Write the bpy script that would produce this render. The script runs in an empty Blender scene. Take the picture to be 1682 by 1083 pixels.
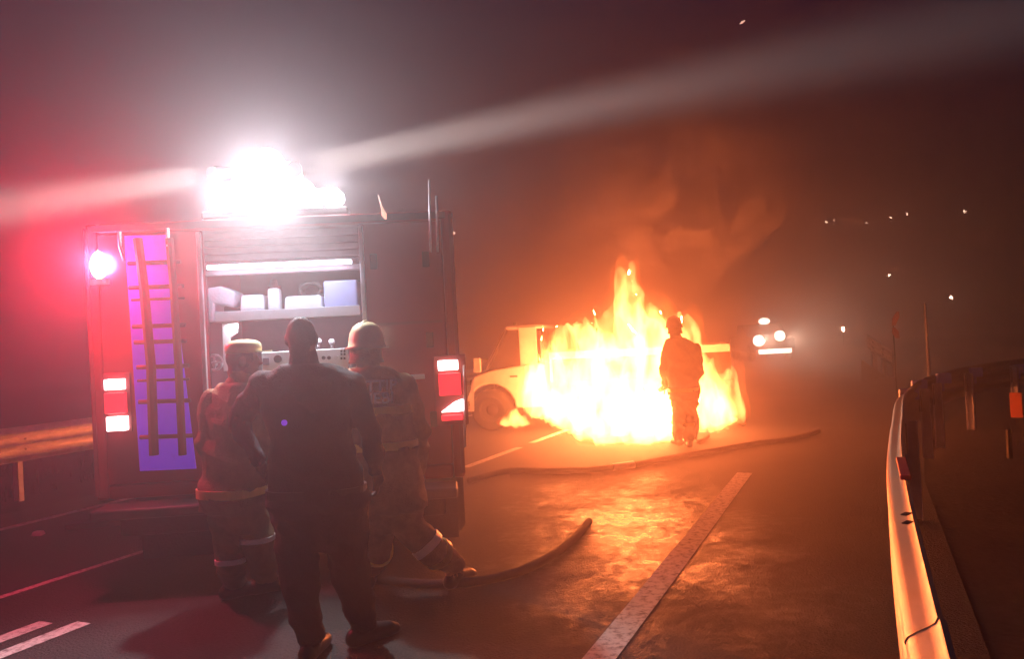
import bpy, bmesh, math, random
import numpy as np
from mathutils import Vector, Matrix, noise
random.seed(7)
R = math.radians
C = bpy.context.scene.collection
sc = bpy.context.scene

# ------------------------------------------------------------------ camera, sky, exposure
FPX, PW, PH, CZ = 1270.0, 1682, 1083, 1.6
pitch, roll = math.atan(14.5 / FPX), R(3.0)
fw = Vector((0, math.cos(pitch), math.sin(pitch)))
r0 = Vector((1, 0, 0)); u0 = r0.cross(fw)
rt = r0 * math.cos(roll) - u0 * math.sin(roll); up = rt.cross(fw)
CAM = Vector((0, 0, CZ))
cd = bpy.data.cameras.new('camera'); cam = bpy.data.objects.new('camera', cd); C.objects.link(cam)
cd.sensor_width = 36; cd.lens = 36 * FPX / PW; cd.clip_start = .05; cd.clip_end = 1500
M = Matrix.Identity(4)
for i in range(3):
    M[i][0], M[i][1], M[i][2], M[i][3] = rt[i], up[i], -fw[i], CAM[i]
cam.matrix_world = M
sc.camera = cam

world = bpy.data.worlds.new('World'); sc.world = world; world.use_nodes = True
nt = world.node_tree; nt.nodes.clear()
wo = nt.nodes.new('ShaderNodeOutputWorld'); wb = nt.nodes.new('ShaderNodeBackground')
wb.inputs['Color'].default_value = (0.14, 0.05, 0.70, 1)          # moonless night sky, violet from far town light
wb.inputs['Strength'].default_value = 0.06
nt.links.new(wb.outputs[0], wo.inputs[0])

sc.view_settings.view_transform = 'Standard'; sc.view_settings.look = 'None'
sc.view_settings.exposure = 0.0; sc.view_settings.gamma = 1.0; sc.view_settings.use_curve_mapping = False
cy = sc.cycles
cy.use_denoising = True; cy.max_bounces = 8; cy.volume_bounces = 0; cy.transparent_max_bounces = 8
cy.sample_clamp_indirect = 6; cy.use_light_tree = True
try:
    cy.volume_max_steps = 256; cy.volume_step_rate = .5
except Exception: pass

HAZE_DENSITY = 0.035
HAZE_ANISO = 0.80
P_LAMP, P_RED, P_FIRE = 150, 260, 350

# ------------------------------------------------------------------ pixel helpers (points back onto the place)
def ray(x, y): return fw * FPX + rt * (x - PW / 2) - up * (y - PH / 2)
def at(x, y, Y):
    d = ray(x, y); return CAM + d * (Y / d.y)
def gr(x, y, z=0.0):
    d = ray(x, y); return CAM + d * ((z - CZ) / d.z)
RD = Vector((.4147, .910, 0)).normalized(); RN = Vector((RD.y, -RD.x, 0))
def road(t, s, z=0.0): return RN * t + RD * s + Vector((0, 0, z))

# ------------------------------------------------------------------ materials
MATS = {}
def mat(name, col, rough=.6, metal=0, noise_amt=0, noise_scale=8, bump=0, bump_scale=60, emit=None, estr=0, coat=0, spec=.5):
    if name in MATS: return MATS[name]
    m = bpy.data.materials.new(name); m.use_nodes = True; t = m.node_tree; b = t.nodes['Principled BSDF']
    b.inputs['Base Color'].default_value = (*col, 1); b.inputs['Roughness'].default_value = rough; b.inputs['Metallic'].default_value = metal
    b.inputs['Specular IOR Level'].default_value = spec
    if coat: b.inputs['Coat Weight'].default_value = coat; b.inputs['Coat Roughness'].default_value = .08
    tc = t.nodes.new('ShaderNodeTexCoord')
    if noise_amt:
        n = t.nodes.new('ShaderNodeTexNoise'); n.inputs['Scale'].default_value = noise_scale; n.inputs['Detail'].default_value = 6; n.inputs['Roughness'].default_value = .65
        t.links.new(tc.outputs['Object'], n.inputs['Vector'])
        mp = t.nodes.new('ShaderNodeMapRange'); mp.inputs[1].default_value = .3; mp.inputs[2].default_value = .7
        mp.inputs[3].default_value = 1 - noise_amt; mp.inputs[4].default_value = 1 + noise_amt
        t.links.new(n.outputs['Fac'], mp.inputs[0])
        mx = t.nodes.new('ShaderNodeVectorMath'); mx.operation = 'SCALE'; mx.inputs[0].default_value = col
        t.links.new(mp.outputs[0], mx.inputs['Scale']); t.links.new(mx.outputs[0], b.inputs['Base Color'])
        m2 = t.nodes.new('ShaderNodeMapRange'); m2.inputs[3].default_value = max(.03, rough - .15); m2.inputs[4].default_value = min(1, rough + .15)
        t.links.new(n.outputs['Fac'], m2.inputs[0]); t.links.new(m2.outputs[0], b.inputs['Roughness'])
    if bump:
        n2 = t.nodes.new('ShaderNodeTexNoise'); n2.inputs['Scale'].default_value = bump_scale; n2.inputs['Detail'].default_value = 4
        t.links.new(tc.outputs['Object'], n2.inputs['Vector'])
        bp = t.nodes.new('ShaderNodeBump'); bp.inputs['Strength'].default_value = bump; bp.inputs['Distance'].default_value = .02
        t.links.new(n2.outputs['Fac'], bp.inputs['Height']); t.links.new(bp.outputs[0], b.inputs['Normal'])
    if emit:
        b.inputs['Emission Color'].default_value = (*emit, 1); b.inputs['Emission Strength'].default_value = estr
    MATS[name] = m; return m

def asphalt():
    m = bpy.data.materials.new('asphalt'); m.use_nodes = True; t = m.node_tree; b = t.nodes['Principled BSDF']
    geo = t.nodes.new('ShaderNodeNewGeometry'); L = t.links.new
    fine = t.nodes.new('ShaderNodeTexNoise'); fine.inputs['Scale'].default_value = 55; fine.inputs['Detail'].default_value = 5; fine.inputs['Roughness'].default_value = .75
    big = t.nodes.new('ShaderNodeTexNoise'); big.inputs['Scale'].default_value = .55; big.inputs['Detail'].default_value = 6; big.inputs['Roughness'].default_value = .6
    mid = t.nodes.new('ShaderNodeTexNoise'); mid.inputs['Scale'].default_value = 10; mid.inputs['Detail'].default_value = 9; mid.inputs['Roughness'].default_value = .7
    vor = t.nodes.new('ShaderNodeTexVoronoi'); vor.inputs['Scale'].default_value = 75
    for n in (fine, big, mid, vor): L(geo.outputs['Position'], n.inputs['Vector'])
    cr = t.nodes.new('ShaderNodeValToRGB'); e = cr.color_ramp.elements
    e[0].position = .3; e[0].color = (.010, .010, .010, 1); e[1].position = .66; e[1].color = (.075, .072, .070, 1)
    mx = t.nodes.new('ShaderNodeMath'); mx.operation = 'MULTIPLY_ADD'; mx.inputs[1].default_value = .55
    sm = t.nodes.new('ShaderNodeMath'); sm.operation = 'MULTIPLY'; sm.inputs[1].default_value = .45
    L(big.outputs['Fac'], sm.inputs[0]); L(fine.outputs['Fac'], mx.inputs[0]); L(sm.outputs[0], mx.inputs[2])
    L(mx.outputs[0], cr.inputs['Fac']); L(cr.outputs[0], b.inputs['Base Color'])
    # wet sheen: hose water lying along the lane between the centre line and the edge line
    sep = t.nodes.new('ShaderNodeVectorMath'); sep.operation = 'SUBTRACT'; sep.inputs[1].default_value = (.92, 6.2, 0)
    L(geo.outputs['Position'], sep.inputs[0])
    sq = t.nodes.new('ShaderNodeVectorMath'); sq.operation = 'MULTIPLY'; sq.inputs[1].default_value = (1.9, .8, 1); L(sep.outputs[0], sq.inputs[0]); ln = t.nodes.new('ShaderNodeVectorMath'); ln.operation = 'LENGTH'; L(sq.outputs[0], ln.inputs[0])
    blob = t.nodes.new('ShaderNodeMapRange'); blob.inputs[1].default_value = .3; blob.inputs[2].default_value = 3.6; blob.inputs[3].default_value = .36; blob.inputs[4].default_value = 0
    L(ln.outputs['Value'], blob.inputs[0])
    ad = t.nodes.new('ShaderNodeMath'); ad.operation = 'ADD'; mxn = t.nodes.new('ShaderNodeTexNoise'); mxn.inputs['Scale'].default_value = 1.7; mxn.inputs['Detail'].default_value = 4; L(geo.outputs['Position'], mxn.inputs['Vector']); mm = t.nodes.new('ShaderNodeMath'); mm.operation = 'MULTIPLY_ADD'; mm.inputs[1].default_value = .6; m3 = t.nodes.new('ShaderNodeMath'); m3.operation = 'MULTIPLY'; m3.inputs[1].default_value = .42; L(mxn.outputs['Fac'], m3.inputs[0]); L(mid.outputs['Fac'], mm.inputs[0]); L(m3.outputs[0], mm.inputs[2]); L(mm.outputs[0], ad.inputs[0]); L(blob.outputs[0], ad.inputs[1])
    wet = t.nodes.new('ShaderNodeMapRange'); wet.inputs[1].default_value = .66; wet.inputs[2].default_value = .92; wet.inputs[3].default_value = .72; wet.inputs[4].default_value = .20
    L(ad.outputs[0], wet.inputs[0]); L(wet.outputs[0], b.inputs['Roughness'])
    bm_ = t.nodes.new('ShaderNodeBump'); bm_.inputs['Strength'].default_value = 1.0; bm_.inputs['Distance'].default_value = .02
    h = t.nodes.new('ShaderNodeMath'); h.operation = 'MULTIPLY_ADD'; h.inputs[1].default_value = .6
    L(vor.outputs['Distance'], h.inputs[0]); L(fine.outputs['Fac'], h.inputs[2]); L(h.outputs[0], bm_.inputs['Height']); L(bm_.outputs[0], b.inputs['Normal'])
    return m

def paint_line():
    m = bpy.data.materials.new('road_paint'); m.use_nodes = True; t = m.node_tree; b = t.nodes['Principled BSDF']; L = t.links.new
    geo = t.nodes.new('ShaderNodeNewGeometry')
    n = t.nodes.new('ShaderNodeTexNoise'); n.inputs['Scale'].default_value = 22; n.inputs['Detail'].default_value = 8; n.inputs['Roughness'].default_value = .75
    L(geo.outputs['Position'], n.inputs['Vector'])
    cr = t.nodes.new('ShaderNodeValToRGB'); e = cr.color_ramp.elements
    e[0].position = .36; e[0].color = (.10, .095, .09, 1); e[1].position = .52; e[1].color = (.62, .60, .56, 1)
    L(n.outputs['Fac'], cr.inputs[0]); L(cr.outputs[0], b.inputs['Base Color']); b.inputs['Roughness'].default_value = .6
    bp = t.nodes.new('ShaderNodeBump'); bp.inputs['Strength'].default_value = .5; bp.inputs['Distance'].default_value = .008
    L(n.outputs['Fac'], bp.inputs['Height']); L(bp.outputs[0], b.inputs['Normal'])
    return m

M_asph, M_line = asphalt(), paint_line()
M_soil = mat('dark_soil', (.045, .032, .022), .95, noise_amt=.5, noise_scale=3, bump=.8, bump_scale=20)
M_grass = mat('dry_grass', (.07, .06, .03), .9, noise_amt=.4)
M_hill = mat('night_hill', (.03, .03, .02), .95, noise_amt=.4, noise_scale=.3)
M_galv = mat('galvanised_steel', (.36, .33, .30), .38, .80, noise_amt=.14, noise_scale=9, bump=.05, bump_scale=30)
M_galv_dull = mat('weathered_steel', (.30, .30, .30), .55, .6, noise_amt=.25, noise_scale=9)
M_red = mat('fire_engine_red', (.26, .010, .014), .34, noise_amt=.12, noise_scale=3, coat=.5)
M_reddk = mat('dark_red_paint', (.20, .02, .02), .45, noise_amt=.2)
M_blue = mat('violet_panel_added_glow', (.10, .035, .75), .42, noise_amt=.15, noise_scale=14, emit=(.20, .04, 1), estr=.30)  # added self-glow, stands in for blue light falling on the panel
M_alu = mat('aluminium_sheet', (.72, .73, .76), .38, .55, noise_amt=.1, noise_scale=10)
M_white = mat('white_coating', (.78, .78, .80), .45, noise_amt=.06)
M_black = mat('black_rubber', (.018, .018, .018), .75, noise_amt=.3, bump=.3)
M_dkmetal = mat('dark_metal', (.05, .045, .045), .5, .5, noise_amt=.3)
M_pump = mat('maroon_pump_casing', (.22, .04, .05), .45, noise_amt=.25)
M_truckw = mat('scorched_white_paint', (.70, .68, .64), .42, noise_amt=.14, noise_scale=4)
M_char = mat('charred_metal', (.025, .02, .018), .8, noise_amt=.4, bump=.4)
M_glass = mat('dark_glass', (.015, .012, .012), .08, spec=.6)
M_navy = mat('dark_navy_uniform', (.020, .018, .024), .85, noise_amt=.25, noise_scale=14, bump=.5, bump_scale=120)
M_trous = mat('dark_trousers', (.018, .016, .018), .85, noise_amt=.25, noise_scale=14, bump=.5, bump_scale=120)
M_boot = mat('black_leather', (.015, .014, .014), .4, noise_amt=.2)
M_skin = mat('skin', (.085, .048, .034), .5, noise_amt=.08, noise_scale=20)
M_hair = mat('black_hair', (.012, .010, .009), .7, bump=.6, bump_scale=200)
M_turn = mat('olive_turnout_cloth', (.16, .12, .055), .85, noise_amt=.25, noise_scale=12, bump=.5, bump_scale=110)
M_turnR = mat('tan_turnout_cloth', (.36, .23, .12), .85, noise_amt=.25, noise_scale=12, bump=.5, bump_scale=110)
M_refl = mat('yellow_reflective_tape', (.85, .70, .22), .32, noise_amt=.1)
M_refls = mat('silver_reflective_tape', (.96, .93, .88), .32, noise_amt=.1)
M_helm = mat('cream_helmet_shell', (.72, .60, .34), .35, noise_amt=.08)
M_hose = mat('fire_hose_canvas', (.05, .042, .036), .8, noise_amt=.3, noise_scale=20, bump=.4, bump_scale=90)
M_lampw = mat('white_floodlight_lens', (.9, .9, .9), .3, emit=(.88, .93, 1), estr=14)
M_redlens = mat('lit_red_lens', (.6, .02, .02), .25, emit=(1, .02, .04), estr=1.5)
M_taillit = mat('lit_tail_lamp', (.9, .7, .7), .25, emit=(1, .80, .78), estr=7)
M_beac = mat('lit_beacon_dome', (.9, .3, .1), .25, emit=(1, .58, .26), estr=3.5)
M_halo = mat('beacon_base_red', (.6, .03, .02), .3, emit=(1, .06, .08), estr=2.0)
M_head = mat('lit_headlamp', (.9, .9, .8), .2, emit=(1, .92, .74), estr=6)
M_town = mat('warm_street_bulb', (.9, .7, .5), .4, emit=(1, .62, .42), estr=75)
M_ember = mat('glowing_ember', (.5, .1, .05), .5, emit=(1, .55, .40), estr=1.2)
M_bluecap = mat('pale_blue_reflector', (.45, .48, .80), .3, noise_amt=.1)
M_orange = mat('firelit_orange', (.80, .20, .06), .45, noise_amt=.1)
M_knob = mat('black_knob', (.03, .03, .035), .4)
M_paleblue = mat('pale_blue_plastic', (.48, .52, .80), .4, noise_amt=.08)
M_pink = mat('pale_grey_canvas', (.62, .56, .62), .7, noise_amt=.15, bump=.3)

# ------------------------------------------------------------------ mesh builder
class MB:
    def __init__(s): s.bm = bmesh.new(); s.mi = 0
    def _faces(s, fs):
        for f in fs: f.material_index = s.mi
    def box(s, c, sz, rot=None, taper=None):
        v = []
        for dz in (-.5, .5):
            for dx, dy in ((-.5, -.5), (.5, -.5), (.5, .5), (-.5, .5)):
                k = taper if (taper and dz > 0) else 1
                p = Vector((dx * sz[0] * k, dy * sz[1] * k, dz * sz[2]))
                if rot is not None: p = rot @ p
                v.append(s.bm.verts.new(Vector(c) + p))
        s._faces([s.bm.faces.new([v[i] for i in q]) for q in ((3, 2, 1, 0), (4, 5, 6, 7), (0, 1, 5, 4), (1, 2, 6, 5), (2, 3, 7, 6), (3, 0, 4, 7))]); return s
    def loft(s, rings, closed=True, caps=True):
        vs = [[s.bm.verts.new(p) for p in r] for r in rings]; n = len(vs[0]); fs = []
        for a, b in zip(vs, vs[1:]):
            for i in range(n if closed else n - 1):
                j = (i + 1) % n; fs.append(s.bm.faces.new((a[i], a[j], b[j], b[i])))
        if caps and closed: fs += [s.bm.faces.new(vs[0][::-1]), s.bm.faces.new(vs[-1])]
        s._faces(fs); return s
    def tube(s, pts, r, n=10, flat=1.0):
        pts = [Vector(p) for p in pts]; rs = r if isinstance(r, (list, tuple)) else [r] * len(pts); rings = []
        ref = None
        for i, p in enumerate(pts):
            d = (pts[min(i + 1, len(pts) - 1)] - pts[max(i - 1, 0)]).normalized()
            if ref is None: ref = Vector((0, 0, 1)) if abs(d.z) < .9 else Vector((1, 0, 0))
            a = d.cross(ref).normalized(); b = a.cross(d).normalized(); ref = b
            rings.append([p + (a * math.cos(2 * math.pi * k / n) + b * math.sin(2 * math.pi * k / n) * flat) * rs[i] for k in range(n)])
        return s.loft(rings)
    def ell(s, c, r, seg=16, rin=10, rot=None):
        rings = []
        for i in range(1, rin):
            th = math.pi * i / rin
            ring = []
            for k in range(seg):
                ph = 2 * math.pi * k / seg
                p = Vector((r[0] * math.sin(th) * math.cos(ph), r[1] * math.sin(th) * math.sin(ph), -r[2] * math.cos(th)))
                ring.append(Vector(c) + (rot @ p if rot is not None else p))
            rings.append(ring)
        return s.loft(rings)
    def prism(s, poly, d0, d1):      # poly: points (Vector) extruded from offset d0 to d1
        return s.loft([[Vector(p) + Vector(d0) for p in poly], [Vector(p) + Vector(d1) for p in poly]])
    def build(s, name, m, parent=None, bevel=0, smooth=False, seg=2, loc=None, kind=None):
        bmesh.ops.recalc_face_normals(s.bm, faces=s.bm.faces)
        me = bpy.data.meshes.new(name); s.bm.to_mesh(me); s.bm.free()
        o = bpy.data.objects.new(name, me); C.objects.link(o)
        for x in (m if isinstance(m, (list, tuple)) else [m]): me.materials.append(x)
        if smooth:
            for p in me.polygons: p.use_smooth = True
        if parent: o.parent = parent
        if loc is not None:          # world-space verts -> local about loc
            me.transform(Matrix.Translation(-Vector(loc))); o.location = loc
        if bevel:
            b = o.modifiers.new('bevel', 'BEVEL'); b.width = bevel; b.segments = seg; b.limit_method = 'ANGLE'; b.angle_limit = R(35)
        if kind: o['kind'] = kind
        return o

def thing(name, label, cat, loc=(0, 0, 0), rz=0, group=None):
    o = bpy.data.objects.new(name, None); C.objects.link(o); o.location = loc; o.rotation_euler = (0, 0, rz)
    o.empty_display_size = .2; o['label'] = label; o['category'] = cat
    if group: o['group'] = group
    return o
def tag(o, label, cat, group=None):
    o['label'] = label; o['category'] = cat
    if group: o['group'] = group
    return o
def part(o, parent, label=None):
    o.parent = parent
    if label: o['label'] = label
    return o
def copy_tree(o, parent=None):
    c = o.copy(); C.objects.link(c)
    if parent: c.parent = parent
    for ch in list(o.children): copy_tree(ch, c)
    return c
def lamp(name, kind, loc, power, col, size=.1, parent=None, aim=None, spot=None, blend=1):
    l = bpy.data.lights.new(name, kind); l.energy = power; l.color = col
    if kind in ('POINT', 'SPOT'): l.shadow_soft_size = size
    if kind == 'AREA': l.shape = 'RECTANGLE'; l.size, l.size_y = size
    if kind == 'SPOT': l.spot_size = spot; l.spot_blend = blend
    o = bpy.data.objects.new(name, l); C.objects.link(o)
    if parent: o.parent = parent
    o.location = loc
    if aim is not None: o.rotation_euler = Vector(aim).to_track_quat('-Z', 'Y').to_euler()
    return o

# ================================================================== SETTING
def ground_z(x, y):
    r = math.hypot(x, y)
    z = max(0, r - 75) * .35
    z = min(z, 26)
    if z > 0: z *= .85 + .3 * noise.noise(Vector((x * .02, y * .02, 0)))
    p = Vector((x, y, 0)); t = p.dot(RN)
    if t > 1.0 or t < -9.6:
        k = min(1, max(t - 1.0, -9.6 - t) / 1.5)
        z += .06 * k * noise.noise(Vector((x * .9, y * .9, 3))) + .03 * k * noise.noise(Vector((x * 3, y * 3, 9)))
    return z - .012
b = MB(); rings = []
rad = [0.4 * 1.075 ** i for i in range(80)]; rad = [x for x in rad if x < 135] + [135]
NS = 144
for rr in rad:
    rings.append([Vector((rr * math.cos(2 * math.pi * k / NS), rr * math.sin(2 * math.pi * k / NS), 0)) for k in range(NS)])
for ring in rings:
    for p in ring: p.z = ground_z(p.x, p.y)
b.loft(rings, True, False)
b.bm.verts.ensure_lookup_table(); b.bm.faces.new([b.bm.verts[i] for i in range(NS)])
g = b.build('ground', M_soil, smooth=True); g['kind'] = 'structure'

def t_right(s): return .45 if s < 8.6 else .45 + .055 * (s - 8.6) ** 1.55 if s < 22 else 3.7
b = MB(); prev = None; col_n = 14
grid = []
for i in range(60):
    s = -14 + i * 1.5
    row = [b.bm.verts.new(road(-8.5 + (t_right(s) + 8.5) * k / col_n, s, 0)) for k in range(col_n + 1)]; grid.append(row)
for a_, c_ in zip(grid, grid[1:]):
    for k in range(col_n): b.bm.faces.new((a_[k], a_[k + 1], c_[k + 1], c_[k]))
rd = b.build('road', M_asph); rd['kind'] = 'structure'
def strip(name, t, w, s0, s1, label=None, z=.004):
    b = MB(); n = max(1, int((s1 - s0) / .8)); L_ = []; R_ = []
    for i in range(n + 1):
        s = s0 + (s1 - s0) * i / n; e = lambda k: .006 * noise.noise(Vector((s * 3, k, t)))
        L_.append(b.bm.verts.new(road(t - w / 2 + e(0), s, z))); R_.append(b.bm.verts.new(road(t + w / 2 + e(5), s, z)))
    for i in range(n): b.bm.faces.new((L_[i], R_[i], R_[i + 1], L_[i + 1]))
    o = b.build(name, M_line, rd)
    if label: o['label'] = label
strip('edge_line', -1.27, .16, -4, 8.7, 'worn white edge line on the right')
strip('edge_line', -7.72, .12, -4, 40, 'thin white edge line on the left')
for s0, s1 in ((1.2, 3.12), (4.9, 6.6), (8.6, 10.3), (10.75, 12.3), (16, 18), (20, 22)): strip('centre_dash', -4.67, .12, s0, s1)
strip('centre_dash', -4.42, .12, 1.0, 3.19)
strip('old_line', -5.5, .07, 2.6, 5.2)

# verge tufts (nobody could count them)
b = MB()
for i in range(2600):
    s = random.uniform(-1, 22)
    t = random.uniform(.9, 9) if i % 3 else random.uniform(-13, -9.3)
    if t > 0 and t < t_right(s) + .9: continue
    p = road(t, s); z = ground_z(p.x, p.y)
    for k in range(3):
        a = random.uniform(0, 6.28); h = random.uniform(.05, .20); w = .006
        q = Vector((p.x + random.gauss(0, .05), p.y + random.gauss(0, .05), z)); d = Vector((math.cos(a), math.sin(a), 0)); e = Vector((-d.y, d.x, 0)) * w
        v = [b.bm.verts.new(x) for x in (q - e, q + e, q + d * h * .3 + Vector((0, 0, h)))]; b.bm.faces.new(v)
g = b.build('grass', M_grass); g['kind'] = 'stuff'

# ================================================================== GUARD RAILS
def thrie(path, z0=.46, z1=.87, cap=0.0, side=1):
    """corrugated three-crest beam lofted along path; side: direction of the crests"""
    prof = [(.040 - .038 * math.cos(6 * math.pi * k / 30), k / 30) for k in range(31)]
    rings = []
    for i, p in enumerate(path):
        d = (path[min(i + 1, len(path) - 1)] - path[max(i - 1, 0)]).normalized(); n = Vector((d.y, -d.x, 0)) * side
        f = [p + n * o + Vector((0, 0, z0 + (z1 - z0) * q)) for o, q in prof]
        if cap: f += [p - n * cap + Vector((0, 0, z1 - .004)), p - n * cap + Vector((0, 0, z1 - .05)), p - n * (cap - .006) + Vector((0, 0, z1 - .05)), p - n * (cap - .006) + Vector((0, 0, z1 - .012))]
        k = [p + n * (o - .012) + Vector((0, 0, z0 + (z1 - z0) * q - (.012 if q == 1 else 0))) for o, q in prof]
        rings.append(f + k[::-1])
    return rings
def curve_pts(pts, step=.35):
    out = []; P = [2 * Vector(pts[0]) - Vector(pts[1])] + [Vector(p) for p in pts] + [2 * Vector(pts[-1]) - Vector(pts[-2])]
    for i in range(1, len(P) - 2):
        n = max(2, int((P[i + 1] - P[i]).length / step))
        for k in range(n):
            u = k / n; a, b_, c, d = P[i - 1], P[i], P[i + 1], P[i + 2]
            out.append(.5 * ((2 * b_) + (c - a) * u + (2 * a - 5 * b_ + 4 * c - d) * u * u + (3 * b_ - a - 3 * c + d) * u ** 3))
    out.append(P[-2]); return out
M_post = mat('pale_steel_post', (.62, .62, .64), .55, .15, noise_amt=.15)
M_galv_lit = mat('galvanised_steel_lit', (.82, .79, .74), .45, .80, noise_amt=.14, noise_scale=9, bump=.05, bump_scale=30)  # lighter galvanised steel, firelight on left and far rails put into its colour
def guard_rail(name, label, path, side, cap, post_every=2.0, seglen=4.0, post_off=.10, posts=None, bright=False):
    root = thing(name, label, 'guard rail', path[0])
    acc = 0; segs = [[path[0]]]
    for a, c in zip(path, path[1:]):
        acc += (c - a).length; segs[-1].append(c)
        if acc > seglen: acc = 0; segs.append([c + Vector((0, 0, 0))])
    for i, sg in enumerate(segs):
        if len(sg) < 2: continue
        sg = [p - path[0] for p in sg]
        off = .004 * (i % 2)
        d = (sg[1] - sg[0]).normalized(); sg = [p + Vector((d.y, -d.x, 0)) * side * off for p in sg]
        bo_ = MB().loft(thrie(sg, cap=cap, side=side)).build('beam', M_galv_lit if bright else M_galv, root, smooth=True); es = bo_.modifiers.new('edges', 'EDGE_SPLIT'); es.split_angle = R(50)
    def rail_post(q, d, label=None):
        n = Vector((d.y, -d.x, 0)) * side; ang = math.atan2(d.y, d.x); rot = Matrix.Rotation(ang, 3, 'Z')
        pb = MB()
        pb.box(q + Vector((0, 0, .36)), (.012, .09, .84), rot)
        pb.box(q + rot @ Vector((-.028, -.045, 0)) + Vector((0, 0, .36)), (.056, .008, .84), rot).box(q + rot @ Vector((-.028, .045, 0)) + Vector((0, 0, .36)), (.056, .008, .84), rot)
        po = pb.build('post', M_post, root)
        if label: po['label'] = label
        MB().box(q + n * (post_off * .5 + .02) + Vector((0, 0, .64)), (.10, post_off * .6, .24), rot).build('spacer_block', M_galv_dull, po, bevel=.006)
        for zz in (.60, .72): MB().ell(q + n * (post_off + .022) + Vector((0, 0, zz)), (.014, .014, .014), 8, 6).build('bolt', M_galv_dull, po)
    if posts is not None:
        for p, d in posts:
            d = Vector(d).normalized(); rail_post(Vector(p) - path[0] - Vector((d.y, -d.x, 0)) * side * post_off, d)
        return root
    acc = post_every * .5
    for a, c in zip(path, path[1:]):
        acc += (c - a).length
        if acc >= post_every:
            acc = 0; d = (c - a).normalized(); rail_post(a - path[0] - Vector((d.y, -d.x, 0)) * side * post_off, d)
    return root
pR = curve_pts([road(.13, -2), road(.13, 1), road(.13, 3.4), road(.155, 4.8), road(.21, 6.2), road(.30, 8.1), Vector((4.12, 8.05, 0)), Vector((4.56, 8.78, 0)), Vector((5.10, 9.50, 0)), Vector((6.30, 10.85, 0)), Vector((7.60, 11.87, 0)), Vector((10.2, 13.2, 0))], .3)
rail_r = guard_rail('guard_rail', 'near galvanised guard rail curving away to the right past the road shoulder', pR, -1, .012, post_off=.05,
    posts=[(road(.13, -1.2), RD), (road(.24, 6.9), RD), (Vector((4.62, 8.85, 0)), (.6, .8, 0)), (Vector((5.12, 9.50, 0)), (.62, .78, 0)), (Vector((6.31, 10.85, 0)), (.74, .67, 0)), (Vector((7.61, 11.87, 0)), (.8, .6, 0)), (Vector((9.0, 12.65, 0)), (.88, .45, 0))])
# slots and red reflector on the near rail
for zz in (0, 1):
    p = gr(1484 + zz * 2, 845 + zz * 14, .875) - pR[0]
    MB().box(p + Vector((.01, 0, .0)), (.022, .045, .004), Matrix.Rotation(R(-50), 3, 'Z')).build('slot', M_knob, rail_r)
p = gr(1477, 775, .875); ang = math.atan2(RD.y, RD.x)
MB().box(p - pR[0] + Vector((.02, 0, .016)), (.5, .045, .024), Matrix.Rotation(ang, 3, 'Z')).build('reflector', mat('red_reflector', (.85, .08, .12), .25, emit=(1, .05, .1), estr=0), rail_r, bevel=.006)
for i, (px, py, w) in enumerate(((1493, 648, .16), (1510, 634, .13), (1550, 622, .13), (1603, 612, .13), (1676, 606, .14))):
    Y = (8.7, 9.0, 9.5, 10.85, 11.85)[i]; q = at(px, py, Y)
    b = MB(); b.box(Vector((0, 0, 0)), (w * 1.35, .05, .13)).box(Vector((0, .03, -.08)), (.04, .02, .16))
    o = b.build('rail_reflector', M_bluecap, rail_r, bevel=.012); o.location = q - pR[0]

pL = curve_pts([road(-9.05, -6), road(-9.05, 0), road(-9.05, 8), road(-9.05, 20), road(-9.05, 40)], .6)
rail_l = guard_rail('guard_rail', 'fire-lit corrugated guard rail along the left verge beside the fire engine', pL, 1, 0, posts=[(road(-9.05, 5.88 + 3.2 * k), RD) for k in range(-3, 8)], bright=True)
# far rail on the rising bank
A, B = at(1425, 572, 21.2), at(1466, 599, 20.95)
A.z = at(1425, 571, 21.2).z - .47; B.z = at(1466, 600, 20.95).z - .46
seg = [A.lerp(B, k / 10) for k in range(11)]
root = thing('guard_rail', 'short far guard rail of bright parallel ridges on the rising bank', 'guard rail', A)
MB().loft(thrie([p - A for p in seg], z0=.44, z1=.86, side=1)).build('beam', M_galv_lit, root, smooth=True)
for k in (1, 5, 9):
    q = seg[k] - A; MB().box(q + Vector((.1, 0, .1)), (.10, .10, 1.3)).build('post', M_galv_dull, root)
bk = MB()
rows = []
for k in range(-3, 14):
    p = A.lerp(B, k / 10); tt = (B - A).normalized(); n = Vector((-tt.y, tt.x, 0)).normalized()
    rows.append([p + n * w_ * s_ + Vector((0, 0, -w_ * .35 - (.02 if w_ else 0))) for w_, s_ in ((2.5, -1), (.9, -1), (0, 1), (.9, 1), (2.5, 1))])
for r_ in rows:
    for v in (r_[0], r_[-1]): v.z = min(v.z, -.05)
bk.loft(rows, closed=False, caps=False); bo = bk.build('bank', M_soil, smooth=True); bo['kind'] = 'structure'

# ================================================================== MARKER POSTS, SIGNS
def place(px, py): return gr(px, py)
q = gr(1671, 697); r_ = thing('marker_post', 'orange rectangular board on a short stake, added for the firelit rail post at the right edge', 'marker post', q, R(-40))
MB().box((0, 0, .27), (.15, .02, .36)).build('board', M_orange, r_, bevel=.006); MB().box((0, .025, .15), (.04, .025, .45)).build('stake', M_dkmetal, r_)  # added board, its orange stands in for firelight on the rail post
q = gr(1659, 752); r_ = thing('marker_post', 'dull wooden stake standing below the orange board', 'marker post', q)
MB().box((0, 0, .15), (.045, .045, .32), taper=.8).build('stake', mat('old_wood', (.14, .10, .05), .9, noise_amt=.4), r_)
q = gr(1471, 700, 0); q = at(1471, 610, 15.0); q.z = 0; r_ = thing('road_sign', 'faint tilted sign with two pale plates on a thin pole', 'road sign', q)
top = at(1474, 512, 15.0) - q; midp = at(1467, 535, 15) - q; low = at(1474, 556, 15) - q
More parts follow.
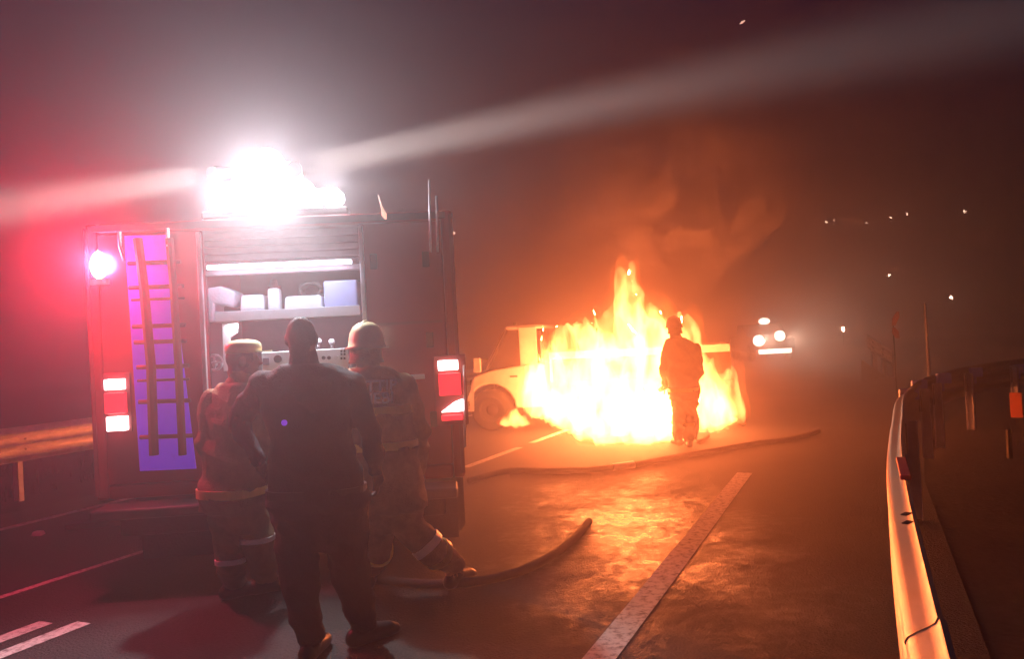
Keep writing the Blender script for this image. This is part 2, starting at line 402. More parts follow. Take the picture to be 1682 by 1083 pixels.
MB().tube([(0, 0, 0), midp * .5, midp, top * .96], .012, 8).build('pole', M_dkmetal, r_)
b = MB()
def blade(pp, w, y): return [Vector((p.x + s * w, y, p.z)) for p in pp for s in (1,)]
for (p0, p1, lean) in ((top, midp, .02), (midp + Vector((0, 0, -.04)), low, -.02)):
    dd = (p1 - p0)
    poly = [p0 + Vector((.02, -.03, 0)), p0 + dd * .4 + Vector((.06, -.03, 0)), p1 + Vector((.03, -.03, 0)), p1 + Vector((-.03, -.03, 0)), p0 + dd * .5 + Vector((-.07, -.03, 0)), p0 + Vector((-.03, -.03, 0))]
    bb = MB(); bb.prism(poly, (0, 0, 0), (0, .015, 0)); bb.build('plate', mat('faded_red_plate', (.45, .16, .12), .5, noise_amt=.2), r_)
q = at(1525, 600, 14.5); q.z = 0; r_ = thing('lamp_post', 'thin dark pole standing beyond the curve of the guard rail', 'pole', q)
MB().tube([(0, 0, 0), (0, 0, at(1521, 498, 14.5).z)], [.035, .022], 10).build('shaft', M_galv_dull, r_); MB().box((0, 0, .08), (.16, .16, .16), taper=.8).build('base', M_galv_dull, r_)

# ================================================================== FIRE ENGINE
YAW = R(4.0)
PR, PL = at(760, 700, 5.56), at(170, 700, 5.40)
hx = Vector((math.cos(YAW), math.sin(YAW), 0)); hy = Vector((-math.sin(YAW), math.cos(YAW), 0))
W = 2.56
O = Vector((PR.x, PR.y, 0)) - hx * (W / 2)
eng = thing('fire_engine', 'red fire engine seen from behind with open lit pump bay and blazing roof lights', 'fire engine', O, YAW)
def tl(px, py, y=0.0):       # pixel -> local (x, z) on the truck plane y
    d = ray(px, py); p0 = O + hy * y; k = (p0 - CAM).dot(hy) / d.dot(hy); p = CAM + d * k - O
    return p.dot(hx), p.z
def T(px, py, y=0.0):
    x, z = tl(px, py, y); return Vector((x, y, z))
ROOF = 2.55; LEN = 3.3; B0 = .62; hw = W / 2
ox0, oz1 = tl(334, 455); ox1, _ = tl(592, 458); oz0 = 1.02; oz1 = tl(460, 450)[1]
b = MB()
b.box((-hw + .04, LEN / 2, (ROOF + B0) / 2), (.08, LEN, ROOF - B0)).box((hw - .04, LEN / 2, (ROOF + B0) / 2), (.08, LEN, ROOF - B0))
b.box((0, LEN / 2, ROOF - .035), (W - .164, LEN, .07)).box((0, LEN / 2, B0 + .05), (W - .164, LEN, .1)).box((0, LEN - .05, 1.6), (W - .164, .1, 1.75))
b.build('body', M_red, eng, bevel=.02)
def panel(name, x0, x1, z0, z1, m, y=.03, th=.06, bev=.012, par=eng, label=None):
    o = MB().box(((x0 + x1) / 2, y, (z0 + z1) / 2), (x1 - x0, th, z1 - z0)).build(name, m, par, bevel=bev)
    if label: o['label'] = label
    return o
il, ir = -hw + .083, hw - .083
panel('rear_panel', il, ox0, B0 + .102, ROOF - .073, M_red)
panel('rear_panel', ox1, ir, B0 + .102, ROOF - .073, M_red)
panel('rear_panel', ox0 + .002, ox1 - .002, B0 + .102, oz0, M_reddk)
panel('rear_panel', ox0 + .002, ox1 - .002, oz1 + .33, ROOF - .073, M_red)
M_slat = mat('dull_shutter_slat', (.24, .17, .18), .6, .2, noise_amt=.2)
# roller shutter slats rolled under the header
for k in range(6):
    zc = oz1 + .03 + k * .052
    MB().box(((ox0 + ox1) / 2, .04 - .008 * (k % 2), zc), (ox1 - ox0 - .006, .03, .046)).build('shutter_slat', M_slat, eng, bevel=.01)
panel('shutter_rail', ox1 + .002, ox1 + .034, oz0, oz1 + .32, M_alu, y=-.006, th=.03, bev=.005)
panel('shutter_rail', ox0 - .034, ox0 - .002, oz0, oz1 + .32, M_alu, y=-.006, th=.03, bev=.005)
# pump bay
zs_ = tl(470, 514)[1]; D = .95; b = MB(); cx = (ox0 + ox1) / 2; cw = ox1 - ox0
b.box((cx, D, (oz0 + oz1) / 2), (cw, .03, oz1 - oz0 + .3)).box((ox0 - .018, D / 2 + .03, (oz0 + oz1) / 2), (.03, D - .1, oz1 - oz0 + .3)).box((ox1 + .018, D / 2 + .03, (oz0 + oz1) / 2), (.03, D - .1, oz1 - oz0 + .3))
b.box((cx, D / 2 + .04, oz0 - .018), (cw, D - .1, .03)).box((cx, D / 2 + .04, oz1 + .17), (cw, D - .1, .03))
b.build('bay_lining', mat('mauve_grey_lining', (.20, .11, .14), .5, .2, noise_amt=.15), eng)
MB().box((cx, -.05, oz1 + .06), (cw - .1, .07, .03)).build('bay_lamp', mat('bay_lamp_tube', (.9, .9, .9), .3, emit=(.80, .84, 1), estr=3), eng, bevel=.006)
lamp('bay_light', 'AREA', (cx, -.06, oz1 + .042), 6, (.70, .76, 1), (cw - .15, .05), eng, aim=(0, .55, -1))
lamp('bay_light', 'AREA', (cx, .03, zs_ - .06), 7, (.9, .92, 1), (cw - .3, .03), eng, aim=(0, .15, -1))
s0, s1 = tl(350, 516)[0], tl(591, 516)[0]; zs = tl(470, 514)[1]
sh = MB().box(((s0 + s1) / 2, .34, zs - .012), (s1 - s0, .56, .02)).build('shelf', M_alu, eng, bevel=.003)
MB().box(((s0 + s1) / 2, .045, zs - .005), (s1 - s0, .022, .072)).build('shelf_lip', M_white, sh, bevel=.004)
pl = [T(365, 527, .06), T(391, 527, .06), T(390, 547, .06), T(378, 556, .06), T(375, 610, .06), T(368, 610, .06)]
MB().prism(pl, (0, -.01, 0), (0, .02, 0)).build('shelf_bracket', M_white, eng, bevel=.003)
# pump casing with pipes under the shelf
MB().box((cx, .62, oz0 + .22), (cw - .14, .5, .40)).build('pump', M_pump, eng, bevel=.04)
b = MB(); b.tube([(cx - .3, .32, oz0 + .12), (cx - .3, .25, oz0 + .42), (cx - .1, .3, oz0 + .52)], .035, 10).tube([(cx + .42, .34, oz0 + .05), (cx + .42, .28, oz0 + .5)], .03, 10)
b.build('pump_pipe', M_dkmetal, eng, smooth=True)
for px, py in ((545, 562), (523, 561), (423, 566), (352, 598)):
    c = T(px, py, .14); b = MB(); b.tube([c + Vector((0, 0, -.05)), c], .010, 8).ell(c, (.024, .024, .024), 10, 8)
    b.build('valve_handle', M_pink, eng, smooth=True)
b = MB()
c = T(352, 596, .10)
b.tube([c + Vector((.055 * math.cos(a), 0, .055 * math.sin(a))) for a in [k * math.pi / 6 for k in range(13)]], .011, 8); b.box(c, (.10, .012, .012)).box(c, (.012, .012, .10))
b.build('hand_wheel', M_pink, eng, smooth=True)
# control panel
p0x, p1x = tl(428, 590)[0], tl(571, 590)[0]; zt, zb = tl(548, 573)[1], tl(560, 622)[1]
cp = panel('control_panel', p0x, p1x, zb, zt, M_white, y=.05, th=.04, bev=.006)
for px in (532, 541, 553):
    c = T(px, 588, .026); MB().tube([c, c + Vector((0, -.018, 0))], .013 if px != 553 else .016, 12).build('gauge', M_knob if px != 553 else M_alu, cp, smooth=False)
for py in (577, 582, 589):
    for px in (561, 566):
        c = T(px, py, .028); MB().box(c, (.014, .012, .016)).build('switch', M_knob, cp, bevel=.002)
c = T(437, 594, .027); MB().box(c, (.045, .014, .05)).build('display', mat('grey_display', (.16, .17, .22), .3), cp, bevel=.003)
c = T(457, 590, .027); MB().tube([c, c + Vector((0, -.02, 0))], .028, 14).build('gauge', M_knob, cp)
# tail lamps
def lampbox(px0, py0, px1, py1, m, name='tail_lamp', wedge=False):
    a_, c_ = T(px0, py1), T(px1, py0); b = MB()
    if wedge: b.prism([Vector((a_.x, -.05, a_.z)), Vector((c_.x, -.05, a_.z)), Vector((c_.x, -.05, c_.z)), Vector((c_.x - .06, -.05, c_.z - .02))], (0, 0, 0), (0, .045, 0))
    else: b.box(((a_.x + c_.x) / 2, -.028, (a_.z + c_.z) / 2), (c_.x - a_.x, .045, c_.z - a_.z))
    return b.build(name, m, eng, bevel=.006)
for (x0, x1, y0, y1, yo) in ((174, 214, 612, 712, 0), (717, 764, 582, 700, 0)):
    a_, c_ = T(x0, y1), T(x1, y0)
    hs = MB().box(((a_.x + c_.x) / 2, -.004, (a_.z + c_.z) / 2), (c_.x - a_.x, .012, c_.z - a_.z)).build('lamp_housing', M_reddk, eng, bevel=.004)
lampbox(176, 622, 207, 641, M_taillit); lampbox(180, 683, 212, 708, M_taillit)
lampbox(177, 644, 209, 680, M_redlens, 'reflector_lens')
lampbox(720, 591, 752, 609, M_taillit); lampbox(725, 655, 760, 677, M_taillit, wedge=True)
lampbox(726, 680, 760, 691, M_redlens, 'reflector_lens'); lampbox(722, 612, 756, 650, M_redlens, 'reflector_lens')
# blue panel behind the ladder, ladder, grab rods
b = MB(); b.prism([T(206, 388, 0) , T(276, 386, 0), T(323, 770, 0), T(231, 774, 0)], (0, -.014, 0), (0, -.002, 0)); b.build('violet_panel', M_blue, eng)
M_ladder = mat('dark_ladder_metal', (.07, .012, .014), .6)
ld = bpy.data.objects.new('ladder', None); C.objects.link(ld); ld.parent = eng
def lrail(pts, w):
    for (a_, c_) in zip(pts, pts[1:]): pass
    b = MB(); b.tube([T(x, y, -.10) for x, y in pts], w, 8, .8); b.build('ladder_rail', M_ladder, ld)
lrail([(226, 392), (236, 470), (248, 600), (253, 748)], .040); lrail([(278, 392), (285, 470), (293, 600), (300, 748)], .034)
for y, xa, xb in ((432, 232, 281), (472, 234, 285), (492, 238, 287), (536, 240, 289), (562, 243, 290), (603, 247, 294), (625, 248, 295), (660, 250, 297), (718, 252, 300)):
    MB().tube([T(xa - 22, y + 1, -.06), T(xb + 16, y - 2, -.06)], .015 if y not in (492, 625) else .009, 8).build('rung', M_ladder, ld)
for (x0, y0, x1, y1) in ((196, 381, 204, 428), (275, 375, 281, 432)):
    MB().tube([T(x0, y0, -.10), T(x0 + 1, (y0 + y1) / 2, -.12), T(x1, y1, -.10)], .012, 8).build('grab_rod', M_white, eng, smooth=True)
for (x0, y0, x1, y1) in ((705, 295, 707, 414), (717, 322, 719, 414), (762, 600, 764, 735)):
    MB().tube([T(x0, y0, -.03), T(x1, y1, -.03)], .008, 8).build('grab_rod', M_alu, eng, smooth=True)
for z_ in (1.05, 1.62, 2.2):
    for x_ in (ox1 + .10, ir - .12): MB().box((x_, -.006, z_), (.05, .012, .11)).build('hinge', M_dkmetal, eng, bevel=.003)
MB().box(((ox1 + ir) / 2 + .05, -.012, 1.36), (.15, .02, .035)).build('panel_handle', M_alu, eng, bevel=.005)
MB().box(((ox1 + ir) / 2, -.003, 1.75), (ir - ox1 - .05, .006, .02)).build('seam_strip', M_reddk, eng)
MB().box((0, -.004, ROOF - .035), (W - .1, .012, .05)).build('roof_trim', M_dkmetal, eng, bevel=.004)
for x_ in (-hw + .012, hw - .012): MB().box((x_, -.004, (ROOF + B0) / 2), (.028, .014, ROOF - B0 - .06)).build('corner_trim', M_reddk, eng, bevel=.004)
# bumper step, mud flaps, wheels, chassis
MB().box((0, -.10, .56), (W - .12, .30, .07)).build('rear_step', M_dkmetal, eng, bevel=.015)
MB().box((0, .04, .44), (W - .3, .1, .16)).build('bumper', M_black, eng, bevel=.02)
for s in (-1, 1):
    MB().box((s * (hw - .35), .55, .33), (.55, .012, .54)).build('mud_flap', M_black, eng)
def wheel_mb(r=.5, w=.3):
    b = MB(); n = 32; prof = [(-w / 2, r * .62), (-w / 2, r * .9), (-w * .36, r), (w * .36, r), (w / 2, r * .9), (w / 2, r * .62)]
    b.loft([[Vector((x, q * math.cos(2 * math.pi * k / n), q * math.sin(2 * math.pi * k / n))) for x, q in prof] for k in range(n + 1)], closed=False, caps=False); return b
def rim_mb(r=.5, w=.3):
    b = MB(); n = 24; prof = [(-w * .42, 0.001), (-w * .3, r * .2), (-w * .1, r * .3), (-w * .2, r * .55), (-w * .45, r * .62), (w * .4, r * .62), (w * .3, 0.001)]
    b.loft([[Vector((x, q * math.cos(2 * math.pi * k / n), q * math.sin(2 * math.pi * k / n))) for x, q in prof] for k in range(n + 1)], closed=False, caps=False); return b
for s in (-1, 1):
    for yy in (1.05, 3.5):
        for off in ((0, .32) if yy < 2 else (0,)):
            w = bpy.data.objects.new('wheel', None); C.objects.link(w); w.parent = eng; w.location = (s * (hw - .17 - off), yy, .5)
            wheel_mb().build('tyre', M_black, w, smooth=True); rim_mb().build('rim', M_dkmetal, w)
MB().box((-.42, 2.1, .5), (.12, 3.8, .2)).box((.42, 2.1, .5), (.12, 3.8, .2)).box((0, 1.5, .45), (1.7, .2, .2)).build('chassis', M_dkmetal, eng)
MB().box((0, LEN + .44, 1.45), (W - .1, .85, 1.75)).build('cab', M_red, eng, bevel=.12, seg=3)
# red beacon on bracket at the left edge
bc = T(168, 437, .05)
MB().box(bc + Vector((.10, .05, -.16)), (.24, .06, .04)).build('beacon_bracket', M_dkmetal, eng, bevel=.006)
be = MB().tube([bc + Vector((0, 0, -.14)), bc + Vector((0, 0, -.10))], .085, 20).build('beacon', M_halo, eng)
MB().ell(bc, (.082, .082, .125), 20, 14).build('dome', M_beac, be, smooth=True)
lamp('beacon_light', 'POINT', bc + Vector((-.02, -.16, .02)), P_RED, (1, .035, .09), .1, eng)
# roof light bar and mast flood
lb0, lb1 = T(345, 352, .12), T(560, 342, .12)
base = (lb0 + lb1) / 2; LZ = ROOF + .03
MB().box((base.x, .16, LZ + .015), (lb1.x - lb0.x + .1, .16, .05)).build('light_bar', M_dkmetal, eng, bevel=.01)
ba = MB(); ba.tube([(lb0.x - .02, .16, LZ + .115), (lb0.x + .03, .16, LZ + .115), (lb1.x - .03, .16, LZ + .115), (lb1.x + .02, .16, LZ + .115)], [.03, .078, .078, .03], 16)
ba.build('bar_lens', M_lampw, eng, smooth=True)
for k in range(4):
    x = lb0.x + (lb1.x - lb0.x) * (k + .5) / 4
    MB().box((x, .16, LZ + .05), (.03, .12, .03)).build('bar_foot', M_dkmetal, eng)
mc = T(440, 300, .70)
MB().tube([(mc.x, .76, ROOF), (mc.x, .76, mc.z - .1)], .035, 12).build('mast', M_dkmetal, eng, smooth=True)
for dx, dz, r in ((-.13, .02, .15), (.13, .02, .15), (0, .14, .14), (-.26, -.09, .11), (.26, -.09, .11), (0, -.08, .13)):
    h = MB().tube([(mc.x + dx, .82, mc.z + dz), (mc.x + dx, .74, mc.z + dz), (mc.x + dx, .70, mc.z + dz)], [r * .5, r * .95, r * 1.04], 24).build('flood_head', M_dkmetal, eng)
    MB().ell((mc.x + dx, .698, mc.z + dz), (r, .03, r), 24, 10).build('lens', M_lampw, h, smooth=True)
LW = (.90, .95, 1.0)
lamp('flood_light', 'POINT', mc + Vector((0, -.18, 0)), P_LAMP, LW, .12, eng)
lamp('flood_light', 'SPOT', (base.x, .08, LZ + .26), 420, LW, .05, eng, aim=(0, -2.0, -2.6), spot=R(80), blend=.6)
for k in (-1, 1): lamp('flood_light', 'POINT', (base.x + k * .42, .06, LZ + .15), 26, LW, .05, eng)
# two added spots beside the mast; their beams stand in for flare streaks
def beam(px, py, Y, power, size, x):
    src = mc + Vector((x, -.4, 0)); tgt = at(px, py, Y) - O; tgt = Vector((tgt.dot(hx), tgt.dot(hy), tgt.z))
    d = tgt - src
    h = MB().tube([src - d.normalized() * .08, src + d.normalized() * .10], [.04, .06], 16).build('added_streak_lamp', M_dkmetal, eng)
    lamp('added_streak_light', 'SPOT', src + d.normalized() * .12, power, (1, .96, .88), .09, eng, aim=d, spot=R(size))
beam(1300, 105, 3.4, 60000, 5, .24); beam(-60, 352, 3.9, 40000, 7, -.24)

# ---- kit lying on the shelf of the pump bay (each its own thing)
def kit(name, label, cat, mb, m, bev=.01, smooth=False):
    o = mb.build(name, m, None, bevel=bev, smooth=smooth)
    o.location = O; o.rotation_euler = (0, 0, YAW); return tag(o, label, cat)
def kbox(px0, py0, px1, py1, y0=.1, d=.3, taper=None):
    a_, c_ = T(px0, py1, y0), T(px1, py0, y0); a_.z = max(a_.z, zs + .001); return MB().box(((a_.x + c_.x) / 2, y0 + d / 2, (a_.z + c_.z) / 2), (c_.x - a_.x, d, c_.z - a_.z), taper=taper)
kit('equipment_box', 'pale blue storage box at the right end of the pump bay shelf', 'box', kbox(533, 459, 586, 512, .12, .4), M_paleblue, .015)
kit('equipment_box', 'low white case beside the pale blue storage box', 'box', kbox(466, 484, 529, 512, .12, .3, .93), M_white, .02)
kit('canister', 'small upright white canister in the middle of the shelf', 'canister', kbox(440, 473, 458, 512, .12, .1), M_white, .02)
kit('equipment_box', 'flat-topped white case left of the small canister', 'box', kbox(393, 483, 433, 512, .12, .3, .9), M_white, .02)
b = MB()
for k in range(3): c_ = T(510, 476, .2) + Vector((0, .04 * k, 0)); b.tube([c_ + Vector((.075 * math.cos(u), 0, .05 * math.sin(u))) for u in [j * math.pi / 8 for j in range(17)]], .016, 8)
kit('hose_coil', 'small coil of hose lying on top of the low white case', 'hose coil', b, M_hose, 0, True)
b = MB(); c_ = T(452, 505, .30); b.tube([c_, c_ + Vector((0, 0, .16))], [.05, .05], 14).tube([c_ + Vector((0, 0, .16)), c_ + Vector((0, 0, .21))], [.03, .022], 12)
kit('extinguisher', 'dark red extinguisher standing behind the small canister', 'extinguisher', b, M_reddk, .004)
b = MB(); b.prism([T(336, 530, .1), T(351, 530, .1), T(352, 500, .1), T(383, 505, .1), T(386, 480, .1), T(362, 470, .1), T(336, 474, .1)], (0, 0, 0), (0, .25, 0))
kit('folded_tarpaulin', 'folded pale tarpaulin hanging over the left end of the shelf', 'tarpaulin', b, M_pink, .015)

# ================================================================== BURNING LIGHT TRUCK
A = at(776, 708, 13.6); A.z = 0; Bp = at(1207, 706, 12.75); Bp.z = 0; ax = (Bp - A); TL = ax.length; ax.normalize()      # local x: front -> rear, side facing camera at local y=0
TR = thing('light_truck', 'white flat-nosed light truck burning across the road', 'truck', A, math.atan2(ax.y, ax.x))
ay = Vector((-ax.y, ax.x, 0))
def tk(px, py):
    d = ray(px, py); k = (A - CAM).dot(ay) / d.dot(ay); p = CAM + d * k - A; return p.dot(ax), p.z
TW = 1.7
fxw, fzw = tk(806, 660); WR = .36
rx = TL - 1.05
roofz = tk(860, 536)[1]; sill = tk(830, 606)[1]
xA0 = tk(797, 606)[0]; xA1 = tk(831, 545)[0]; xB0 = tk(853, 580)[0]; xB1 = tk(882, 580)[0]; xC = xB1 + .12
def arch(cx, r, n=10, z=.38): return [Vector((cx - r * math.cos(math.pi * k / n), 0, z + r * math.sin(math.pi * k / n))) for k in range(n + 1)]
poly = [Vector((.02, 0, .38))] + arch(fxw, .44) + [Vector((xC, 0, .38)), Vector((xC, 0, sill + .05)), Vector((xB1, 0, sill + .08)), Vector((xA0 + .1, 0, sill - .02)), Vector((.06, 0, sill - .12)), Vector((0, 0, .8))]
MB().prism(poly, (0, 0, 0), (0, TW, 0)).build('cab_body', M_truckw, TR, bevel=.03)
# roof, pillars
b = MB(); b.box(((xA1 + xC) / 2, TW / 2, roofz - .02), (xC - xA1 + .04, TW - .1, .07)); b.build('roof', M_truckw, TR, bevel=.03)
for yy in (.05, TW - .05):
    b = MB(); b.box(((xB0 + xB1) / 2, yy, (sill + roofz) / 2), (xB1 - xB0, .05, roofz - sill - .04)); b.build('door_pillar', M_truckw, TR, bevel=.012)
    b = MB(); b.tube([(xA0, yy, sill - .02), (xA1, yy + (.04 if yy < 1 else -.04), roofz - .03)], .03, 8); b.build('windscreen_pillar', M_char, TR)
MB().prism([Vector((xA0 - .02, 0, sill - .03)), Vector((xA0, 0, sill - .03)), Vector((xA1, 0, roofz - .05)), Vector((xA1 - .02, 0, roofz - .05))], (0, .1, 0), (0, TW - .1, 0)).build('windscreen', M_glass, TR)
for yy in (.03, TW - .04): MB().prism([Vector((xA0 + .06, 0, sill)), Vector((xB0 - .002, 0, sill + .02)), Vector((xB0 - .002, 0, roofz - .07)), Vector((xA1 + .04, 0, roofz - .07))], (0, yy, 0), (0, yy + .008, 0)).build('side_window', M_glass, TR)
MB().box((xC - .02, TW / 2, (sill + roofz) / 2), (.03, TW - .14, roofz - sill - .08)).build('rear_window', M_glass, TR)
c = tk(786, 600); b = MB(); b.box((c[0], -.10, c[1]), (.14, .06, .26)); m_ = b.build('wing_mirror', M_truckw, TR, bevel=.02); MB().tube([(c[0] + .04, -.08, c[1] + .06), (xA0 + .05, .04, c[1] + .1)], .012, 8).build('mirror_arm', M_char, m_)
c = tk(847, 578); MB().box((c[0], .22, c[1]), (.12, .3, .22)).build('headrest', M_pink, TR, bevel=.04)
c = tk(839, 534); MB().box((c[0], .4, c[1] + .0), (.05, .1, .09)).build('roof_lamp', M_truckw, TR, bevel=.01)
MB().box((-.05, TW / 2, .46), (.12, TW, .2)).build('front_bumper', M_char, TR, bevel=.03)
for yy in (.22, TW - .22): MB().box((-.004, yy, .82), (.03, .28, .16)).build('headlight', M_glass, TR, bevel=.02)
MB().box((xB0 - .12, -.008, sill - .14), (.13, .016, .03)).build('door_handle', M_char, TR, bevel=.005)
# load bed with drop sides
bz = tk(1180, 565)[1]; bx0 = xC + .08
MB().box(((bx0 + TL) / 2, TW / 2, .78), (TL - bx0, TW, .09)).build('bed_floor', M_char, TR, bevel=.01)
for yy in (.02, TW - .02):
    ds = MB().box(((bx0 + TL) / 2, yy, .83 + (bz - .97) / 2), (TL - bx0, .03, bz - .97)).build('drop_side', M_char, TR, bevel=.006)
    MB().box(((bx0 + TL) / 2, yy, bz - .07), (TL - bx0, .045, .13)).build('top_rail', M_truckw, ds, bevel=.01)
    for k in range(5): MB().box((bx0 + .1 + (TL - bx0 - .2) * k / 4, yy - .022 * (1 if yy < 1 else -1), .83 + (bz - .97) / 2), (.05, .02, bz - .99)).build('stake', M_char, ds)
MB().box((TL - .02, TW / 2, .83 + (bz - .83) / 2), (.035, TW - .08, bz - .83)).build('tailboard', M_truckw, TR, bevel=.008)
MB().box((bx0 + .03, TW / 2, 1.0), (.05, TW, .45)).build('headboard', M_truckw, TR, bevel=.01)
MB().box((TL / 2 + .4, .5, .62), (TL - 1, .08, .16)).box((TL / 2 + .4, TW - .5, .62), (TL - 1, .08, .16)).build('chassis', M_char, TR)
for wx in (fxw, rx):
    for yy in (.12, TW - .12):
        w = bpy.data.objects.new('wheel', None); C.objects.link(w); w.parent = TR; w.location = (wx, yy, WR); w.rotation_euler = (0, 0, R(90))
        wheel_mb(WR, .2).build('tyre', M_black, w, smooth=True); rim_mb(WR, .2).build('rim', M_char, w)
for yy in (.15, TW - .15): MB().box((TL + .012, yy, .74), (.03, .2, .1)).build('tail_lamp', M_reddk, TR, bevel=.01)

# ================================================================== FIRE
def fire_mat(name, col, dens, scale):
    m = bpy.data.materials.new(name); m.use_nodes = True; t = m.node_tree; t.nodes.clear(); L = t.links.new
    out = t.nodes.new('ShaderNodeOutputMaterial'); em = t.nodes.new('ShaderNodeEmission'); em.inputs['Color'].default_value = (*col, 1)
    tc = t.nodes.new('ShaderNodeTexCoord'); mp = t.nodes.new('ShaderNodeMapping'); mp.inputs['Scale'].default_value = (scale * 1.6, scale * 1.6, scale * .6)
    n = t.nodes.new('ShaderNodeTexNoise'); n.inputs['Scale'].default_value = 1.0; n.inputs['Detail'].default_value = 3; n.inputs['Distortion'].default_value = .6
    r = t.nodes.new('ShaderNodeMapRange'); r.inputs[1].default_value = .36; r.inputs[2].default_value = .62; r.inputs[3].default_value = dens * .04; r.inputs[4].default_value = dens
    L(tc.outputs['Object'], mp.inputs[0]); L(mp.outputs[0], n.inputs['Vector']); L(n.outputs['Fac'], r.inputs[0]); L(r.outputs[0], em.inputs['Strength']); L(em.outputs[0], out.inputs['Volume'])
    return m
M_fire = fire_mat('flame', (1, .23, .058), 48, 2.6)

M_fire2 = fire_mat('outer_flame', (1, .20, .025), 2.6, 3.4)
def evaluated(o, name):
    dg = bpy.context.evaluated_depsgraph_get(); me = bpy.data.meshes.new_from_object(o.evaluated_get(dg)); me.name = name; return me
def remeshed(mb, name, voxel, smooth_it=2, mats=()):
    bmesh.ops.recalc_face_normals(mb.bm, faces=mb.bm.faces)
    me = bpy.data.meshes.new(name + '_raw'); mb.bm.to_mesh(me); mb.bm.free()
    o = bpy.data.objects.new('raw', me); C.objects.link(o)
    md = o.modifiers.new('r', 'REMESH'); md.mode = 'VOXEL'; md.voxel_size = voxel
    if smooth_it: s = o.modifiers.new('s', 'SMOOTH'); s.iterations = smooth_it; s.factor = .5
    m2 = evaluated(o, name); bpy.data.objects.remove(o); bpy.data.meshes.remove(me)
    m2.materials.clear()
    for x in mats: m2.materials.append(x)
    return m2
def tongue(mb, base, tip, w, lean=(0, 0, 0), seed=0, fat=.3):
    rings = []; n = 14; base, tip = Vector(base), Vector(tip)
    for i in range(n + 1):
        u = i / n
        r = w * (math.sin(math.pi * min(1, (u / fat)) * .5) if u < fat else (1 - ((u - fat) / (1 - fat)) ** 1.35)) + .012
        if u == 0: r = w * .35
        c = base.lerp(tip, u) + Vector((noise.noise(Vector((u * 2.3, seed, 0))), noise.noise(Vector((u * 2.3, seed, 7))), 0)) * w * .7 * u + Vector(lean) * u * u
        rings.append([c + Vector((math.cos(a), .85 * math.sin(a), 0)) * r * (1 + .18 * noise.noise(Vector((math.cos(a) * 1.3, math.sin(a) * 1.3, u * 4 + seed)))) for a in [2 * math.pi * k / 14 for k in range(14)]])
    mb.loft(rings)
def flames(name, label, spec, loc, voxel=.03):
    ks = 1.0 if len(spec) > 3 else .35
    mb = MB()
    for i, (bx, by, tx, ty, w, Y) in enumerate(spec):
        bpt = at(bx, by, Y); tpt = at(tx, ty, Y); tongue(mb, bpt - loc, tpt - loc, w * Y / FPX, seed=i * 3.7 + len(spec))
    me = remeshed(mb, name, voxel, 2, [M_fire])
    co = np.empty(len(me.vertices) * 3); me.vertices.foreach_get('co', co); co = co.reshape(-1, 3)
    for i, v in enumerate(co):
        q = Vector(v); hgt = min(1, max(0, q.z + .1) / .8); w_ = Vector((q.x * 5, q.y * 5, q.z * 1.7)); v_ = Vector((q.x * 11, q.y * 11, q.z * 4.5 + 9))
        dx = noise.noise(w_) * .10 + noise.noise(v_) * .05; dz = noise.noise(w_ + Vector((31, 7, 3))) * .22 + noise.noise(v_ + Vector((5, 9, 1))) * .12
        co[i] += np.array((dx * ks, dx * .6 * ks, dz * (.35 + .65 * hgt) * ks))
    me.vertices.foreach_set('co', co.ravel())
    o = bpy.data.objects.new(name, me); C.objects.link(o); o.location = loc; tag(o, label, 'fire')
    mb = MB()
    for i, (bx, by, tx, ty, w, Y) in enumerate(spec):
        bpt = at(bx, by, Y); tpt = at(tx, ty, Y); tip_ = tpt + (tpt - bpt) * .16 + Vector((.06, 0, 0)); tongue(mb, bpt - loc - Vector((0, 0, .02)), tip_ - loc, (w + 7) * Y / FPX * 1.12, seed=i * 3.7 + len(spec))
    me2 = remeshed(mb, 'outer_flame', voxel * 1.4, 2, [M_fire2]); co = np.empty(len(me2.vertices) * 3); me2.vertices.foreach_get('co', co); co = co.reshape(-1, 3)
    for i, v in enumerate(co):
        q = Vector(v); w_ = Vector((q.x * 4 + 3, q.y * 4, q.z * 1.5)); co[i] += np.array((noise.noise(w_) * .10 * ks, 0, (noise.noise(w_ + Vector((3, 17, 3))) * .24 + noise.noise(w_ * 2.4) * .10) * ks))
    me2.vertices.foreach_set('co', co.ravel()); o2 = bpy.data.objects.new('outer_flame', me2); C.objects.link(o2); o2.parent = o; return o
Lf = gr(1010, 715)
